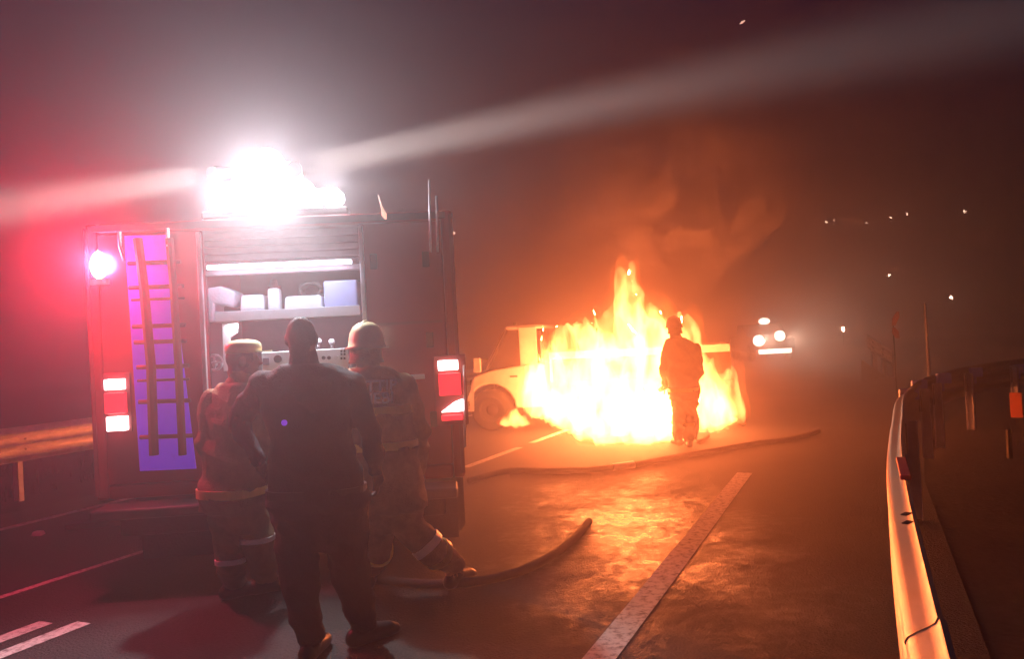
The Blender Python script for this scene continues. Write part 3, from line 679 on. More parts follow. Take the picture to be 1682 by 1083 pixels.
main = [ # base px, tip px, half width px, depth
    (900, 640, 893, 548, 16, 12.7), (930, 610, 922, 530, 18, 12.6), (960, 600, 950, 515, 18, 12.5), (885, 690, 880, 585, 26, 13.2), (915, 700, 905, 560, 32, 12.9), (950, 705, 955, 525, 40, 12.6), (985, 715, 975, 526, 48, 12.3), (930, 700, 915, 545, 30, 12.5),
    (1020, 722, 1012, 530, 46, 12.0), (1060, 722, 1050, 505, 46, 11.8), (1095, 722, 1085, 500, 44, 11.7), (1040, 640, 1020, 436, 30, 12.2),
    (1052, 570, 1028, 440, 27, 12.2), (1046, 535, 1030, 446, 24, 12.2), (1075, 650, 1068, 495, 34, 12.0), (1000, 735, 960, 640, 50, 11.3), (1060, 738, 1050, 620, 56, 11.1), (940, 712, 925, 620, 40, 12.4),
    (1110, 700, 1100, 560, 40, 11.8), (1125, 610, 1092, 520, 22, 12.4), (880, 660, 872, 596, 20, 13.0), (1000, 600, 962, 530, 30, 12.6), (872, 640, 866, 590, 9, 12.9), (893, 620, 886, 572, 10, 12.8), (903, 600, 896, 556, 9, 12.7), (925, 590, 920, 538, 11, 12.6), (945, 570, 939, 524, 10, 12.5), (985, 560, 978, 512, 11, 12.4), (1112, 560, 1108, 508, 9, 12.2), (1000, 560, 1003, 500, 10, 12.3), (925, 690, 905, 600, 34, 12.6), (960, 690, 935, 575, 36, 12.4), (1040, 700, 1070, 540, 50, 11.6), (1100, 735, 1100, 660, 34, 11.2), (1130, 580, 1130, 505, 16, 12.4), (1140, 590, 1146, 530, 13, 12.4)]
f1 = flames('fire', 'large white-hot blaze engulfing the middle of the light truck', main, Lf)
rear = [(1165, 705, 1160, 590, 32, 12.2), (1190, 700, 1196, 594, 24, 12.1), (1180, 712, 1175, 610, 34, 11.8), (1205, 695, 1208, 615, 13, 12.0), (1150, 712, 1150, 620, 24, 11.9)]
f2 = flames('fire', 'smaller blaze burning under the load bed behind the standing firefighter', rear, gr(1180, 712))
gnd = [(846, 704, 847, 668, 13, 12.9), (833, 702, 832, 684, 12, 12.9), (856, 703, 862, 682, 11, 12.9)]
f3 = flames('fire', 'little ground flame licking up beside the front wheel of the light truck', gnd, gr(846, 704), .02)
fr = [(905, 706, 903, 684, 14, 12.3), (1215, 692, 1222, 680, 9, 11.9), (1235, 690, 1240, 683, 8, 12), (1285, 686, 1290, 678, 7, 12.5)]
FC = (1, .12, .025)
for (px, py, Y, p) in ((960, 640, 11.9, .26), (1040, 560, 11.6, .26), (1050, 690, 10.9, .26), (1180, 640, 11.5, .26), (1035, 480, 11.9, .10)):
    lamp('fire_glow', 'POINT', at(px, py, Y), P_FIRE * p, FC, .35)
# smoke over the fire: a bounded plume
def smoke_mat():
    m = bpy.data.materials.new('smoke'); m.use_nodes = True; t = m.node_tree; t.nodes.clear(); L = t.links.new
    out = t.nodes.new('ShaderNodeOutputMaterial'); pv = t.nodes.new('ShaderNodeVolumePrincipled'); pv.inputs['Color'].default_value = (.62, .54, .54, 1)
    tc = t.nodes.new('ShaderNodeTexCoord'); n = t.nodes.new('ShaderNodeTexNoise'); n.inputs['Scale'].default_value = 1.15; n.inputs['Detail'].default_value = 6; n.inputs['Roughness'].default_value = .62; n.inputs['Distortion'].default_value = .5
    r = t.nodes.new('ShaderNodeMapRange'); r.inputs[1].default_value = .46; r.inputs[2].default_value = .66; r.inputs[3].default_value = 0; r.inputs[4].default_value = 3.6
    mpg = t.nodes.new('ShaderNodeMapping'); mpg.inputs['Location'].default_value = (-1, -1, -1); mpg.inputs['Scale'].default_value = (2, 2, 2); gt = t.nodes.new('ShaderNodeTexGradient'); gt.gradient_type = 'QUADRATIC_SPHERE'
    L(tc.outputs['Generated'], mpg.inputs[0]); L(mpg.outputs[0], gt.inputs[0]); mu = t.nodes.new('ShaderNodeMath'); mu.operation = 'MULTIPLY'; ms = t.nodes.new('ShaderNodeMath'); ms.operation = 'MULTIPLY'; ms.inputs[1].default_value = 2.2
    L(tc.outputs['Object'], n.inputs['Vector']); L(n.outputs['Fac'], r.inputs[0]); L(gt.outputs['Fac'], ms.inputs[0]); L(r.outputs[0], mu.inputs[0]); L(ms.outputs[0], mu.inputs[1]); L(mu.outputs[0], pv.inputs['Density']); L(pv.outputs[0], out.inputs['Volume'])
    return m
mb = MB()
for (px, py, rpx, Y) in ((1050, 470, 60, 13), (1085, 410, 85, 13), (1130, 340, 105, 13.2), (1190, 280, 110, 13.4), (1230, 220, 95, 13.6), (1100, 250, 120, 13.4), (1000, 330, 90, 13.2)):
    c = at(px, py, Y); rr = 1.35 * rpx * Y / FPX; mb.ell(c - Lf, (rr, rr * .9, rr * .85), 18, 12)
me = remeshed(mb, 'smoke', .12, 3, [smoke_mat()])
so = bpy.data.objects.new('smoke', me); C.objects.link(so); so.location = Lf; so['kind'] = 'stuff'

# ================================================================== PEOPLE
class Body:
    """one continuous figure: overlapping shapes fused by a voxel remesh, cloth regions by nearest shape"""
    def __init__(s, yaw=0): s.mb = MB(); s.smp = []; s.rx = Vector((math.cos(yaw), math.sin(yaw), 0)); s.ry = Vector((-s.rx.y, s.rx.x, 0))
    def limb(s, pts, rs, mi, n=12):
        pts = [Vector(p) for p in pts]; rs = list(rs); P, Q = [], []
        for i in range(len(pts) - 1):
            k = 5
            for j in range(k): u = j / k; P.append(pts[i].lerp(pts[i + 1], u)); Q.append(rs[i] * (1 - u) + rs[i + 1] * u)
        P.append(pts[-1]); Q.append(rs[-1]); s.mb.tube(P, Q, n)
        for p, r in ((pts[0], rs[0]), (pts[-1], rs[-1])): s.mb.ell(p, (r, r, r), 12, 8)
        for i in range(1, len(pts) - 1): s.mb.ell(pts[i], (rs[i],) * 3, 12, 8)
        for p, r in zip(P, Q): s.smp.append((p, r, mi))
    def trunk(s, rings, mi):
        out = []
        for c, hx_, hy_ in rings:
            c = Vector(c); out.append([c + s.rx * (hx_ * math.copysign(abs(math.cos(a)) ** .8, math.cos(a))) + s.ry * (hy_ * math.copysign(abs(math.sin(a)) ** .8, math.sin(a))) for a in [2 * math.pi * k / 24 for k in range(24)]])
        s.mb.loft(out)
        for (c0, a0, b0), (c1, a1, b1) in zip(rings, rings[1:]):
            for u in (0, .5):
                c = Vector(c0).lerp(Vector(c1), u); a, b = a0 + (a1 - a0) * u, b0 + (b1 - b0) * u
                for f in (-1, -.5, 0, .5, 1): s.smp.append((c + s.rx * (max(0, a - b) * f), min(a, b), mi))
    def ell(s, c, r, mi, rot=None):
        s.mb.ell(c, r, 16, 12, rot); s.smp.append((Vector(c), min(r), mi))
        s.smp.append((Vector(c) + Vector((0, 0, (r[2] - min(r)))), min(r), mi)); s.smp.append((Vector(c) - Vector((0, 0, (r[2] - min(r)))), min(r), mi))
    def head(s, c, yaw, skin, hair, size=1.0, hairy=True):
        c = Vector(c); rot = Matrix.Rotation(yaw, 3, 'Z'); k = size; v = lambda x, y, z: c + rot @ Vector((x * k, y * k, z * k))      # faces +y of rot
        s.ell(v(0, -.008, .02), (.076 * k, .094 * k, .098 * k), hair if hairy else skin, rot); s.ell(v(0, -.042, -.048), (.060 * k, .048 * k, .075 * k), hair if hairy else skin, rot); s.ell(v(0, .026, -.045), (.058 * k, .068 * k, .072 * k), skin, rot)
        s.ell(v(0, .060, .0), (.052 * k, .038 * k, .06 * k), skin, rot)
        s.limb([v(0, .094, .012), v(0, .113, -.022)], [.010 * k, .015 * k], skin, 8)
        s.limb([v(-.038, .086, .022), v(.038, .086, .022)], [.011 * k, .011 * k], skin, 8)
        s.limb([v(-.022, .088, -.058), v(.022, .088, -.058)], [.010 * k, .010 * k], skin, 8)
        for e in (-1, 1):
            s.ell(v(e * .077, .0, -.005), (.014 * k, .022 * k, .034 * k), skin, rot)
    def hand(s, wrist, d, side, mi, curl=.5, out=None, glove=1.0):
        """palm, four unequal bent fingers and a thumb leaving the palm's side; d: direction of the hand"""
        w = Vector(wrist); d = Vector(d).normalized(); o = Vector(out if out is not None else (0, 1, 0)); o = (o - d * o.dot(d)).normalized(); n = d.cross(o) * side; g = glove
        s.limb([w, w + d * .05], [.029 * g, .034 * g], mi)
        for k, (off, ln) in enumerate(((-.030, .068), (-.010, .080), (.010, .076), (.030, .058))):
            a = w + d * .075 + o * off; p1 = a + (d * math.cos(.3 * curl) + n * math.sin(.3 * curl)) * ln * .5; p2 = p1 + (d * math.cos(1.3 * curl) + n * math.sin(1.3 * curl)) * ln * .32; p3 = p2 + (d * math.cos(2.1 * curl) + n * math.sin(2.1 * curl)) * ln * .25
            s.limb([w + d * .035 + o * off * .7, a, p1, p2, p3], [.013 * g, .0115 * g, .0105 * g, .0095 * g, .008 * g], mi, 8)
        t0 = w + d * .025 + o * .026 * -1; s.limb([t0, t0 + d * .035 - o * .028 + n * .01, t0 + d * .066 - o * .030 + n * .02], [.015 * g, .012 * g, .0095 * g], mi, 8)
    def boot(s, ankle, toe_dir, mi, r=.055, L=.20):
        a = Vector(ankle); t = Vector((toe_dir[0], toe_dir[1], 0)).normalized(); f = Vector((a.x, a.y, 0))
        s.limb([a + Vector((0, 0, .12)), Vector((a.x, a.y, .09))], [r * 1.05, r], mi)
        s.limb([f - t * .055 + Vector((0, 0, .05)), f + t * .05 + Vector((0, 0, .055)), f + t * L * .8 + Vector((0, 0, .042)), f + t * L + Vector((0, 0, .034))], [.048, .052, .044, .032], mi)
        sole = MB  # soles are flattened below
    def done(s, label, mats, loc, voxel=.011, wrinkle=.008, cloth=()):
        loc = Vector((loc[0], loc[1], 0))
        me = remeshed(s.mb, 'person', voxel, 3, mats); me.transform(Matrix.Translation(-loc))
        nv = len(me.vertices); co = np.empty(nv * 3); me.vertices.foreach_get('co', co); co = co.reshape(-1, 3)
        P = np.array([p - loc for p, r, m in s.smp]); Rr = np.array([r for p, r, m in s.smp]); Mi = np.array([m for p, r, m in s.smp])
        nf = len(me.polygons); fc = np.empty(nf * 3); me.polygons.foreach_get('center', fc); fc = fc.reshape(-1, 3)
        def near(X):
            out = np.empty(len(X), int)
            for i in range(0, len(X), 4000):
                dd = np.linalg.norm(X[i:i + 4000, None] - P[None], axis=2) - Rr[None]; out[i:i + 4000] = Mi[dd.argmin(1)]
            return out
        fm = near(fc); me.polygons.foreach_set('material_index', fm.astype(np.int32)); me.polygons.foreach_set('use_smooth', np.ones(nf, bool))
        vm = near(co); nr = np.empty(nv * 3); me.vertices.foreach_get('normal', nr); nr = nr.reshape(-1, 3)
        for i in range(nv):
            if vm[i] in cloth:
                q = Vector(co[i]); f = noise.noise(Vector((q.x * 7 + q.z * 3, q.y * 7, q.z * 11))) + .5 * noise.noise(q * 19) + 1.1 * (1 - 3.2 * abs(noise.noise(Vector((q.x * 4 + q.z * 2.5 + q.y, q.y * 4 - q.z, q.z * 7.5 + q.x * 4)))))
                co[i] += nr[i] * f * wrinkle
        co[:, 2] = np.maximum(co[:, 2], .004)
        me.vertices.foreach_set('co', co.ravel()); me.update()
        o = bpy.data.objects.new('person', me); C.objects.link(o); o.location = loc; tag(o, label, 'person'); return o
def band(parent, name, c, rx_, ry_, h, m, yaw=0, tilt=(0, 0, 1), a0=0, a1=2 * math.pi):
    """a reflective tape ring standing just proud of the cloth"""
    c = Vector(c) - parent.location; z = Vector(tilt).normalized(); x = Vector((math.cos(yaw), math.sin(yaw), 0)); x = (x - z * x.dot(z)).normalized(); y = z.cross(x); b = MB(); n = 36; rings = []
    for k in range(n + 1):
        a = a0 + (a1 - a0) * k / n; d = x * (rx_ * math.copysign(abs(math.cos(a)) ** .8, math.cos(a))) + y * (ry_ * math.copysign(abs(math.sin(a)) ** .8, math.sin(a)))
        e = d.normalized() * .012; rings.append([c + d + z * (-h / 2), c + d + z * (h / 2), c + d - e + z * (h / 2), c + d - e - z * (h / 2)])
    vs = [[b.bm.verts.new(p) for p in r] for r in rings]
    for r, q in zip(vs, vs[1:]):
        for i in range(4): b.bm.faces.new((r[i], r[(i + 1) % 4], q[(i + 1) % 4], q[i]))
    return b.build(name, m, parent, smooth=False)
def A_(Y): return lambda x, y, dy=0: at(x, y, Y + dy)

# --- officer in the foreground, seen from behind
Y0 = 4.14; a = A_(Y0); px = Y0 / FPX; B = Body(R(-2))
B.head(a(495, 556), R(4), 2, 3)
B.limb([a(496, 572), a(502, 612)], [.070, .080], 2)
B.trunk([(a(502, 600), 40 * px, .085), (a(502, 614), 66 * px, .115), (a(504, 630), 80 * px, .14), (a(506, 660), 74 * px, .155), (a(509, 700), 68 * px, .155), (a(513, 745), 68 * px, .15), (a(518, 790), 79 * px, .16), (a(523, 824), 84 * px, .165), (a(525, 832), 80 * px, .155)], 0)
B.trunk([(a(522, 800), 70 * px, .14), (a(526, 845), 76 * px, .15), (a(528, 880), 74 * px, .14), (a(530, 900), 55 * px, .10)], 1)
B.limb([a(434, 634), a(396, 684, .06), a(392, 692, .05)], [.080, .060, .057], 0); B.limb([a(392, 690, .05), a(423, 756, -.03)], [.057, .038], 0)
B.hand(a(424, 757, -.03), a(440, 792, .05) - a(424, 757, -.03), 1, 2, .7, (0, 1, -.2))
B.limb([a(574, 634), a(607, 712, .02), a(618, 770, .05)], [.080, .058, .042], 0)
B.hand(a(619, 774, .05), a(624, 812, .08) - a(619, 774, .05), -1, 2, .6, (0, 1, 0))
fl, fr_ = gr(512, 1086), gr(597, 1060)
B.limb([a(488, 856), a(490, 945, -.05), fl + Vector((-.005, 0, .13))], [.130, .098, .072], 1); B.limb([a(565, 856), a(577, 945, .02), fr_ + Vector((0, 0, .13))], [.130, .098, .074], 1)
B.boot(fl, (.15, 1), 4); B.boot(fr_, (.75, .65), 4)
off = B.done('officer in dark uniform seen from behind, one hand on hip, before the lit pump bay', [M_navy, M_trous, M_skin, M_hair, M_boot], a(525, 900), .009, .010, (0, 1))
band(off, 'belt', a(520, 806), 80 * px + .004, .168, .045, M_boot, R(-2))
q = a(467, 695, -.165) - off.location
MB().ell(q, (.016, .008, .016), 12, 8).build('violet_dot', mat('violet_glow', (.25, .05, .8), .3, emit=(.30, .06, 1), estr=.5), off, smooth=True)  # small glowing violet dot added on the officer's back

# --- right-hand firefighter, back to camera
Y1 = 4.86; a = A_(Y1); px = Y1 / FPX; B = Body(R(3))
B.head(a(603, 572), R(-8), 2, 3)
B.limb([a(604, 590), a(610, 622)], [.062, .085], 0)
rg = [(a(609, 606), 34 * px, .10), (a(612, 622), 52 * px, .13), (a(616, 645), 60 * px, .155), (a(620, 690), 59 * px, .165), (a(626, 740), 59 * px, .17), (a(633, 800), 62 * px, .175), (a(638, 836), 64 * px, .18)]
B.trunk(rg, 0); B.trunk([(a(636, 815), 54 * px, .15), (a(641, 850), 56 * px, .15), (a(643, 872), 46 * px, .12)], 1)
B.limb([a(662, 634), a(690, 712, .06), a(686, 768, .20)], [.085, .068, .055], 0); B.hand(a(686, 772, .22), (0, .6, -.8), -1, 4, .7, (1, 0, 0), 1.15)
B.limb([a(572, 634), a(556, 705, .08), a(566, 762, .22)], [.085, .068, .055], 0); B.hand(a(566, 766, .22), (.2, .6, -.8), 1, 4, .7, (1, 0, 0), 1.15)
fl, fr_ = gr(607, 966), gr(748, 966)
B.limb([a(618, 852), a(619, 905), fl + Vector((0, 0, .14))], [.105, .090, .078], 1); B.limb([a(662, 852), a(706, 900, .03), fr_ + Vector((0, 0, .14))], [.105, .092, .078], 1)
B.boot(fl, (-.1, 1), 4, .06); B.boot(fr_, (.5, .8), 4, .06)
ffr = B.done('firefighter in tan gear and cream helmet with lettering across the back', [M_turnR, M_turnR, M_skin, M_hair, M_boot], a(640, 900), .010, .011, (0, 1))
def helmet(parent, c, yaw, m, brim=.045, s=1.0, flap=None):
    c = Vector(c) - parent.location; rot = Matrix.Rotation(yaw, 3, 'Z'); b = MB(); n = 28; rings = []
    prof = [(.150 + brim - .04, -.040), (.128, -.018), (.122, .02), (.112, .065), (.088, .105), (.05, .128), (.004, .136)]
    for r, z in prof:
        rings.append([c + rot @ (Vector((math.cos(t) * r * .90, math.sin(t) * r * 1.08, z)) * s) for t in [2 * math.pi * k / n for k in range(n)]])
    inner = [[p + (c + Vector((0, 0, .0)) - p) * .06 for p in r] for r in rings[:3]]
    b.loft(inner[::-1] + rings, True, True); h = b.build('helmet', m, parent, smooth=True)
    bb = MB(); bb.tube([c + rot @ (Vector((0, math.sin(t) * .118, math.cos(t) * .135)) * s) for t in [-1.35 + 2.7 * k / 12 for k in range(13)]], .011 * s, 8); bb.build('crest', m, h, smooth=True)
    if flap:
        rr = []
        for z, r in ((-.03, .115), (-.09, .118), (-.13, .13)): rr.append([c + rot @ (Vector((math.cos(t) * r * .92, math.sin(t) * r, z)) * s) for t in [math.pi * (1.05 + .9 * k / 12) for k in range(13)]])
        fb = MB(); fb.loft(rr, closed=False, caps=False); fo = fb.build('neck_flap', flap, h, smooth=True); so_ = fo.modifiers.new('t', 'SOLIDIFY'); so_.thickness = .006
    return h
helmet(ffr, a(602, 563), R(-8), M_helm, s=.98, flap=M_turnR)
t_ = lambda p, q: (Vector(p) - Vector(q))
for y, cx_, hw_ in ((673, 618, 61.5), (730, 625, 62)): band(ffr, 'reflective_band', a(cx_, y), hw_ * px, .176, .050, M_refl, R(3))
L0, L1 = a(619, 905), fl + Vector((0, 0, .14))
band(ffr, 'reflective_band', a(619, 868), .108, .108, .045, M_refl); band(ffr, 'reflective_band', L0.lerp(L1, .0), .100, .100, .045, M_refl, tilt=L0 - L1)
K0, K1 = a(706, 900, .03), fr_ + Vector((0, 0, .14)); H0 = a(662, 852)
band(ffr, 'reflective_band', K0.lerp(H0, .10), .103, .103, .050, M_refls, tilt=H0 - K0); band(ffr, 'reflective_band', K0.lerp(K1, .34), .097, .097, .050, M_refl, tilt=K0 - K1)
def lettering(parent, txt, c, h, m):
    cu = bpy.data.curves.new('lettering', 'FONT'); cu.body = txt; cu.size = h / .70; cu.align_x = 'CENTER'; cu.extrude = .0015; cu.offset = .002
    o = bpy.data.objects.new('tmp', cu); C.objects.link(o); me = evaluated(o, 'lettering'); bpy.data.objects.remove(o)
    dg = bpy.context.evaluated_depsgraph_get(); loc = Vector(c) - parent.location; tmp = []
    for v in me.vertices:
        p = Vector((v.co.x + loc.x, -3, v.co.y + loc.z)); hit, hp, hn, fi = parent.ray_cast(p, Vector((0, 1, 0)))
        v.co = Vector((p.x, (hp.y if hit else loc.y) - .006 - v.co.z, p.z))
    o = bpy.data.objects.new('lettering', me); C.objects.link(o); me.materials.append(m); o.parent = parent; return o
bpy.context.view_layer.update()
lettering(ffr, 'BAETTIP', a(612, 641), .066, M_refls); lettering(ffr, 'UYIEBI', a(618, 660), .066, M_refls)

# --- left-hand firefighter, turned to the right in profile
Y2 = 4.92; a = A_(Y2); px = Y2 / FPX; B = Body(R(-25))
B.head(a(398, 593), R(-70), 2, 3)
B.limb([a(396, 615), a(392, 640)], [.060, .08], 0)
B.trunk([(a(391, 632), 30 * px, .10), (a(390, 648), 46 * px, .13), (a(388, 672), 53 * px, .155), (a(387, 720), 53 * px, .165), (a(384, 770), 52 * px, .17), (a(380, 815), 52 * px, .175), (a(381, 838), 53 * px, .175)], 0)
B.trunk([(a(384, 815), 46 * px, .14), (a(390, 850), 50 * px, .14), (a(394, 872), 40 * px, .11)], 1)
B.limb([a(352, 660), a(338, 724, -.03), a(362, 776, .02)], [.082, .066, .053], 0); B.hand(a(364, 779, .02), (.8, .2, -.5), 1, 4, .8, (0, 0, 1), 1.1)
B.limb([a(432, 660), a(438, 728, .0), a(462, 762, .06)], [.082, .066, .053], 0); B.hand(a(465, 764, .07), (.8, .3, -.3), -1, 4, .8, (0, 0, 1), 1.1)
fl, fr_ = gr(386, 984), gr(436, 976)
B.limb([a(374, 856), a(380, 920, -.02), fl + Vector((0, 0, .13))], [.105, .088, .076], 1); B.limb([a(416, 856), a(430, 920, .02), fr_ + Vector((0, 0, .13))], [.105, .088, .076], 1)
B.boot(fl, (.8, .5), 4, .06); B.boot(fr_, (.85, .5), 4, .06)
ffl = B.done('firefighter in olive gear and pale cap standing behind the elbow of the officer', [M_turn, M_turn, M_skin, M_hair, M_boot], a(395, 900), .010, .011, (0, 1))
# cap
c = a(400, 577) - ffl.location; rot = Matrix.Rotation(R(-70), 3, 'Z'); b = MB()
b.loft([[c + rot @ Vector((math.cos(t) * r * .88, math.sin(t) * r * 1.1, z)) for t in [2 * math.pi * k / 24 for k in range(24)]] for r, z in ((.100, -.012), (.103, .02), (.098, .045), (.075, .065), (.03, .074))])
cap = b.build('cap', M_helm, ffl, smooth=True)
b = MB(); b.loft([[c + rot @ Vector((math.sin(t) * .085, .06 + math.cos(t) * r, z)) for t in [-1.4 + 2.8 * k / 10 for k in range(11)]] + [c + rot @ Vector((math.sin(t) * .085, .06 + math.cos(t) * r * .5, z)) for t in [1.4 - 2.8 * k / 10 for k in range(11)]] for r, z in ((.115, -.014), (.115, -.004))])
b.build('peak', M_helm, cap, smooth=True)
band(ffl, 'reflective_band', a(381, 806), 53 * px + .008, .188, .055, M_refl, R(-25))
L0, L1 = a(374, 856), a(380, 920, -.02); band(ffl, 'reflective_band', a(430, 920, .02).lerp(a(416, 856), .55), .108, .108, .03, M_refls); band(ffl, 'reflective_band', L1, .096, .096, .03, M_refls)

# --- firefighter at the blaze
Y3 = 10.5; a = A_(Y3); px = Y3 / FPX; B = Body(R(8))
B.head(a(1107, 538), R(12), 2, 3)
B.limb([a(1108, 548), a(1113, 562)], [.065, .09], 0)
B.trunk([(a(1111, 556), 15 * px, .10), (a(1115, 564), 24 * px, .13), (a(1120, 578), 29 * px, .16), (a(1122, 605), 28 * px, .17), (a(1123, 635), 25 * px, .17), (a(1124, 655), 25 * px, .17)], 0)
B.trunk([(a(1124, 645), 22 * px, .15), (a(1125, 665), 22 * px, .15), (a(1125, 678), 17 * px, .12)], 1)
B.limb([a(1098, 574), a(1091, 606, .05), a(1094, 630, .28)], [.085, .07, .055], 0); B.hand(a(1094, 632, .30), (-.3, 1, -.1), 1, 4, 1.1, (0, 0, 1), 1.15)
B.limb([a(1142, 574), a(1148, 612, -.02), a(1120, 634, .22)], [.085, .07, .055], 0); B.hand(a(1118, 634, .24), (-.6, .8, 0), -1, 4, 1.1, (0, 0, 1), 1.15)
fl, fr_ = gr(1115, 732), gr(1132, 736)
B.limb([a(1117, 664), a(1116, 700, -.03), fl + Vector((0, 0, .14))], [.105, .085, .075], 1); B.limb([a(1133, 664), a(1133, 700, -.02), fr_ + Vector((0, 0, .14))], [.105, .085, .075], 1)
B.boot(fl, (-.25, 1), 4, .06); B.boot(fr_, (.1, 1), 4, .06)
fff = B.done('firefighter silhouetted against the blaze, aiming a hose nozzle at it', [M_turn, M_turn, M_skin, M_hair, M_boot], a(1125, 700), .012, .010, (0, 1))
helmet(fff, a(1107, 534), R(12), mat('dark_helmet', (.10, .07, .04), .4), s=.92, flap=M_turn)
band(fff, 'reflective_band', a(1123, 640), 26 * px + .004, .182, .05, M_refl, R(8)); band(fff, 'reflective_band', gr(1115, 732) + Vector((0, 0, .32)), .088, .088, .04, M_refl); band(fff, 'reflective_band', gr(1132, 736) + Vector((0, 0, .32)), .088, .088, .04, M_refl)

# ================================================================== HOSES AND THINGS ON THE ROAD
n0 = a(1103, 630, .26); tip = a(1084, 641, .62)
nz = thing('hose_nozzle', 'dark branch nozzle held by the firefighter at the blaze', 'hose nozzle', n0)
MB().tube([(0, 0, 0), (tip - n0) * .5, (tip - n0) * .55, tip - n0], [.032, .030, .04, .026], 12).build('barrel', M_dkmetal, nz, smooth=True); MB().tube([(tip - n0) * .3 + Vector((0, 0, -.02)), (tip - n0) * .25 + Vector((0, 0, -.14))], .016, 8).build('grip', M_black, nz)
def hose(name, label, pts, r, cpl=True):
    P = curve_pts(pts, .12); P = [p + Vector((.012 * noise.noise(p * 2.1), .012 * noise.noise(p * 2.1 + Vector((5, 5, 5))), 0)) for p in P]
    loc = Vector(pts[0]); root = thing(name, label, 'hose', loc)
    MB().tube([p - loc for p in P], r, 10).build('jacket', M_hose, root, smooth=True)
    if cpl:
        k = len(P) // 3; MB().tube([P[k] - loc, P[k + 1] - loc, P[k + 2] - loc], r * 1.35, 12).build('coupling', M_alu, root)
    return root
g_ = lambda x, y, z=.035: gr(x, y, z)
bk0 = n0 - (tip - n0).normalized() * .05
hose('fire_hose', 'dark charged hose lying across the lane behind the firefighter at the blaze', [g_(770, 790), g_(835, 774), g_(900, 774), g_(970, 772), g_(1040, 764), g_(1100, 753), g_(1160, 743), g_(1240, 729), g_(1300, 721), g_(1345, 708)], .035)
hose('fire_hose', 'hose rising from the road to the nozzle at the blaze', [g_(1163, 716), g_(1150, 726), g_(1142, 722), a(1146, 690, .12), a(1128, 650, .16), bk0], .030, False)
hose('suction_hose', 'thick dark hose looping out from behind the fire engine towards the lane', [g_(600, 950, .032), g_(690, 960, .032), g_(770, 957, .032), g_(850, 940, .032), g_(905, 914, .032), g_(945, 884, .032), g_(967, 857, .032)], .031, False)
p0, p1 = gr(1222, 699, .02), at(1193, 679, gr(1222, 699).y + .15)
b = MB(); b.tube([p0, p0.lerp(p1, .5), p1], [.03, .036, .024], 8)
tag(b.build('broken_rod', M_char, None, loc=p0, smooth=True), 'short dark charred rod leaning up beside the rear flames', 'debris')
p0 = gr(170, 864); MB_ = MB(); MB_.box((0, 0, .03), (.62, .20, .055), Matrix.Rotation(R(10), 3, 'Z')); o = MB_.build('wheel_chock_board', M_black, None, bevel=.01); o.location = p0; tag(o, 'black board lying flat on the road left of the fire engine', 'board')
p0 = gr(63, 880); b = MB(); b.box((0, 0, .02), (.10, .08, .04), taper=.7); o = b.build('road_stud', M_pink, None, bevel=.006); o.location = p0; tag(o, 'small pale road stud near the left edge line', 'road stud')

# ================================================================== ONCOMING VEHICLE
cg = gr(1272, 588); cg = at(1272, 570, 34.0); cg.z = 0; car = thing('oncoming_pickup', 'distant pickup facing the fire with headlamps and a roof lamp lit', 'pickup', cg, R(-4))
# local: x right, front faces -y (towards the camera)
kp = lambda px, py: (at(px, py, 34.0) - cg)
CW = 1.80
prof = [(0, .35), (0, .95), (.15, 1.05), (1.25, 1.12), (1.9, 1.62), (3.0, 1.66), (3.35, 1.12), (5.0, 1.08), (5.0, .4)]
MB().prism([Vector((-CW / 2, y, z)) for y, z in prof], (0, 0, 0), (CW, 0, 0)).build('body', M_char if False else mat('grey_car_paint', (.12, .12, .13), .35, .4, coat=.4), car, bevel=.06, seg=3)
MB().prism([Vector((-.74, 1.30, 1.15)), Vector((-.66, 1.86, 1.585)), Vector((.66, 1.86, 1.585)), Vector((.74, 1.30, 1.15))], (0, -.012, .012), (0, -.03, .03)).build('windscreen', M_glass, car)
MB().box((0, -.012, .78), (.8, .03, .2)).build('grille', M_black, car, bevel=.01)
h1, h2, h3, bb0 = kp(1246, 560), kp(1280, 552), kp(1273, 535), kp(1272, 577)
for h, r in ((h1, .27), (h2, .25)):
    lo = MB(); lo.tube([(h.x, -.005, h.z), (h.x, -.06, h.z)], [r * 1.0, r], 20); ho = lo.build('headlamp_surround', M_dkmetal, car)
    MB().ell((h.x, -.07, h.z), (r * .92, .05, r * .92), 20, 10).build('headlamp', M_head, ho, smooth=True)
MB().box((h3.x, 1.95, 1.68), (.62, .2, .04)).build('roof_rack', M_dkmetal, car)
MB().ell((h3.x, 1.83, h3.z if h3.z > 1.75 else 1.78), (.26, .06, .15), 20, 10).build('roof_lamp', M_head, car, smooth=True)
q = kp(1287, 539); MB().ell((q.x, 1.80, q.z), (.06, .04, .08), 12, 8).build('marker_lamp', M_town, car, smooth=True)
MB().box((bb0.x + .0, -.10, bb0.z), (1.66, .18, .24)).build('bumper', mat('chrome_bumper', (.8, .8, .78), .2, .9), car, bevel=.05, seg=3)
MB().box((bb0.x - .02, -.20, bb0.z), (1.40, .025, .19)).build('light_strip', M_head, car, bevel=.02)
for s in (-1, 1):
    for yy in (.9, 4.1):
        w = bpy.data.objects.new('wheel', None); C.objects.link(w); w.parent = car; w.location = (s * (CW / 2 - .1), yy, .37); wheel_mb(.37, .24).build('tyre', M_black, w, smooth=True); rim_mb(.37, .24).build('rim', M_dkmetal, w)
for s in (-1, 1): lamp('headlight', 'SPOT', (s * .55, -.25, .95), 420, (1, .80, .56), .1, car, aim=(s * .02, -1, .0), spot=R(40))

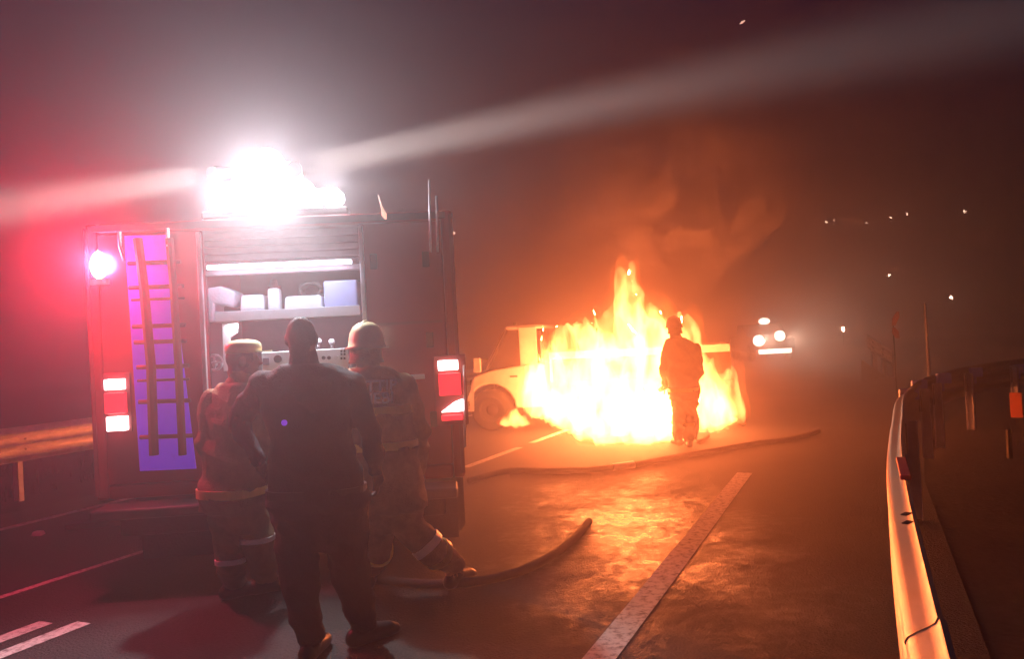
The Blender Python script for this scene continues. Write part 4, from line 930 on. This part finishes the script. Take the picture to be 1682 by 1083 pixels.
# ================================================================== FAR LIGHTS, EMBERS
for px_, py_, k, wh in ((1357, 365, 1, 'leftmost tiny lamp of the high row on the dark hillside'), (1370, 362, .9, 'second tiny lamp from the left in the high hillside row, close to the first'), (1424, 366, .9, 'tiny lamp in the middle of the high hillside row, standing alone'),
    (1463, 357, .8, 'tiny lamp fourth from the left in the high hillside row'), (1490, 352, .9, 'tiny lamp fifth from the left in the high hillside row'), (1584, 347, 1.1, 'rightmost and highest tiny lamp on the dark hillside'),
    (1461, 452, 1, 'lone tiny lamp halfway down the dark hillside below the high row'), (1562, 489, 1.2, 'lowest tiny lamp on the hillside above the thin dark pole')):
    d = ray(px_, py_).normalized(); s = 40
    while s < 140 and (CAM + d * s).z > ground_z((CAM + d * s).x, (CAM + d * s).y) + .5: s += .5
    p = CAM + d * s; root = thing('hill_lamp', wh, 'lamp', (p.x, p.y, ground_z(p.x, p.y) - .05), 0, 'lamps on the far hillside')
    hh = p.z - root.location.z; MB().tube([(0, .12, 0), (0, .12, hh)], .05, 6).build('pole', M_dkmetal, root); MB().ell((0, 0, hh), (.17 * k * s / 115,) * 3, 10, 8).build('bulb', M_town, root, smooth=True)
p = at(1385, 541, 46); root = thing('roadside_lamp', 'single low warm lamp beside the road right of the distant pickup', 'lamp', (p.x, p.y, 0))
MB().tube([(0, .05, 0), (0, .05, p.z)], .03, 6).build('pole', M_dkmetal, root); MB().ell((0, 0, p.z), (.08, .08, .16), 10, 8).build('bulb', M_town, root, smooth=True)
def ember(label, pts, r, loc):
    b = MB(); b.tube([Vector(p) - loc for p in pts], r, 8); o = b.build('ember', M_ember, None, smooth=True); o.location = loc; tag(o, label, 'ember')
l_ = at(632, 356, 5.0); ember('drop-shaped glowing ember with a tail above the right of the pump bay', [at(621, 320, 5.0), at(627, 340, 5.0), at(631, 353, 5.0), at(634, 360, 5.0)], [.002, .006, .017, .006], l_)
l_ = at(745, 383, 8); ember('faint round ember drifting right of the fire engine roof', [at(744, 380, 8), at(745, 383, 8), at(746, 386, 8)], [.004, .02, .004], l_)
l_ = at(1220, 36, 11); ember('small ember high in the dark sky above the blaze', [at(1215, 39, 11), at(1219, 36, 11), at(1224, 33, 11)], [.004, .018, .004], l_)

# ================================================================== HAZE
m = bpy.data.materials.new('haze_air'); m.use_nodes = True; t = m.node_tree; t.nodes.clear()
ou = t.nodes.new('ShaderNodeOutputMaterial'); pv = t.nodes.new('ShaderNodeVolumePrincipled')
pv.inputs['Color'].default_value = (.93, .80, .83, 1); pv.inputs['Density'].default_value = HAZE_DENSITY; pv.inputs['Anisotropy'].default_value = HAZE_ANISO
t.links.new(pv.outputs[0], ou.inputs['Volume'])
hz = MB().box((0, 0, 13.5), (300, 300, 31)).build('haze', m); hz['kind'] = 'stuff'
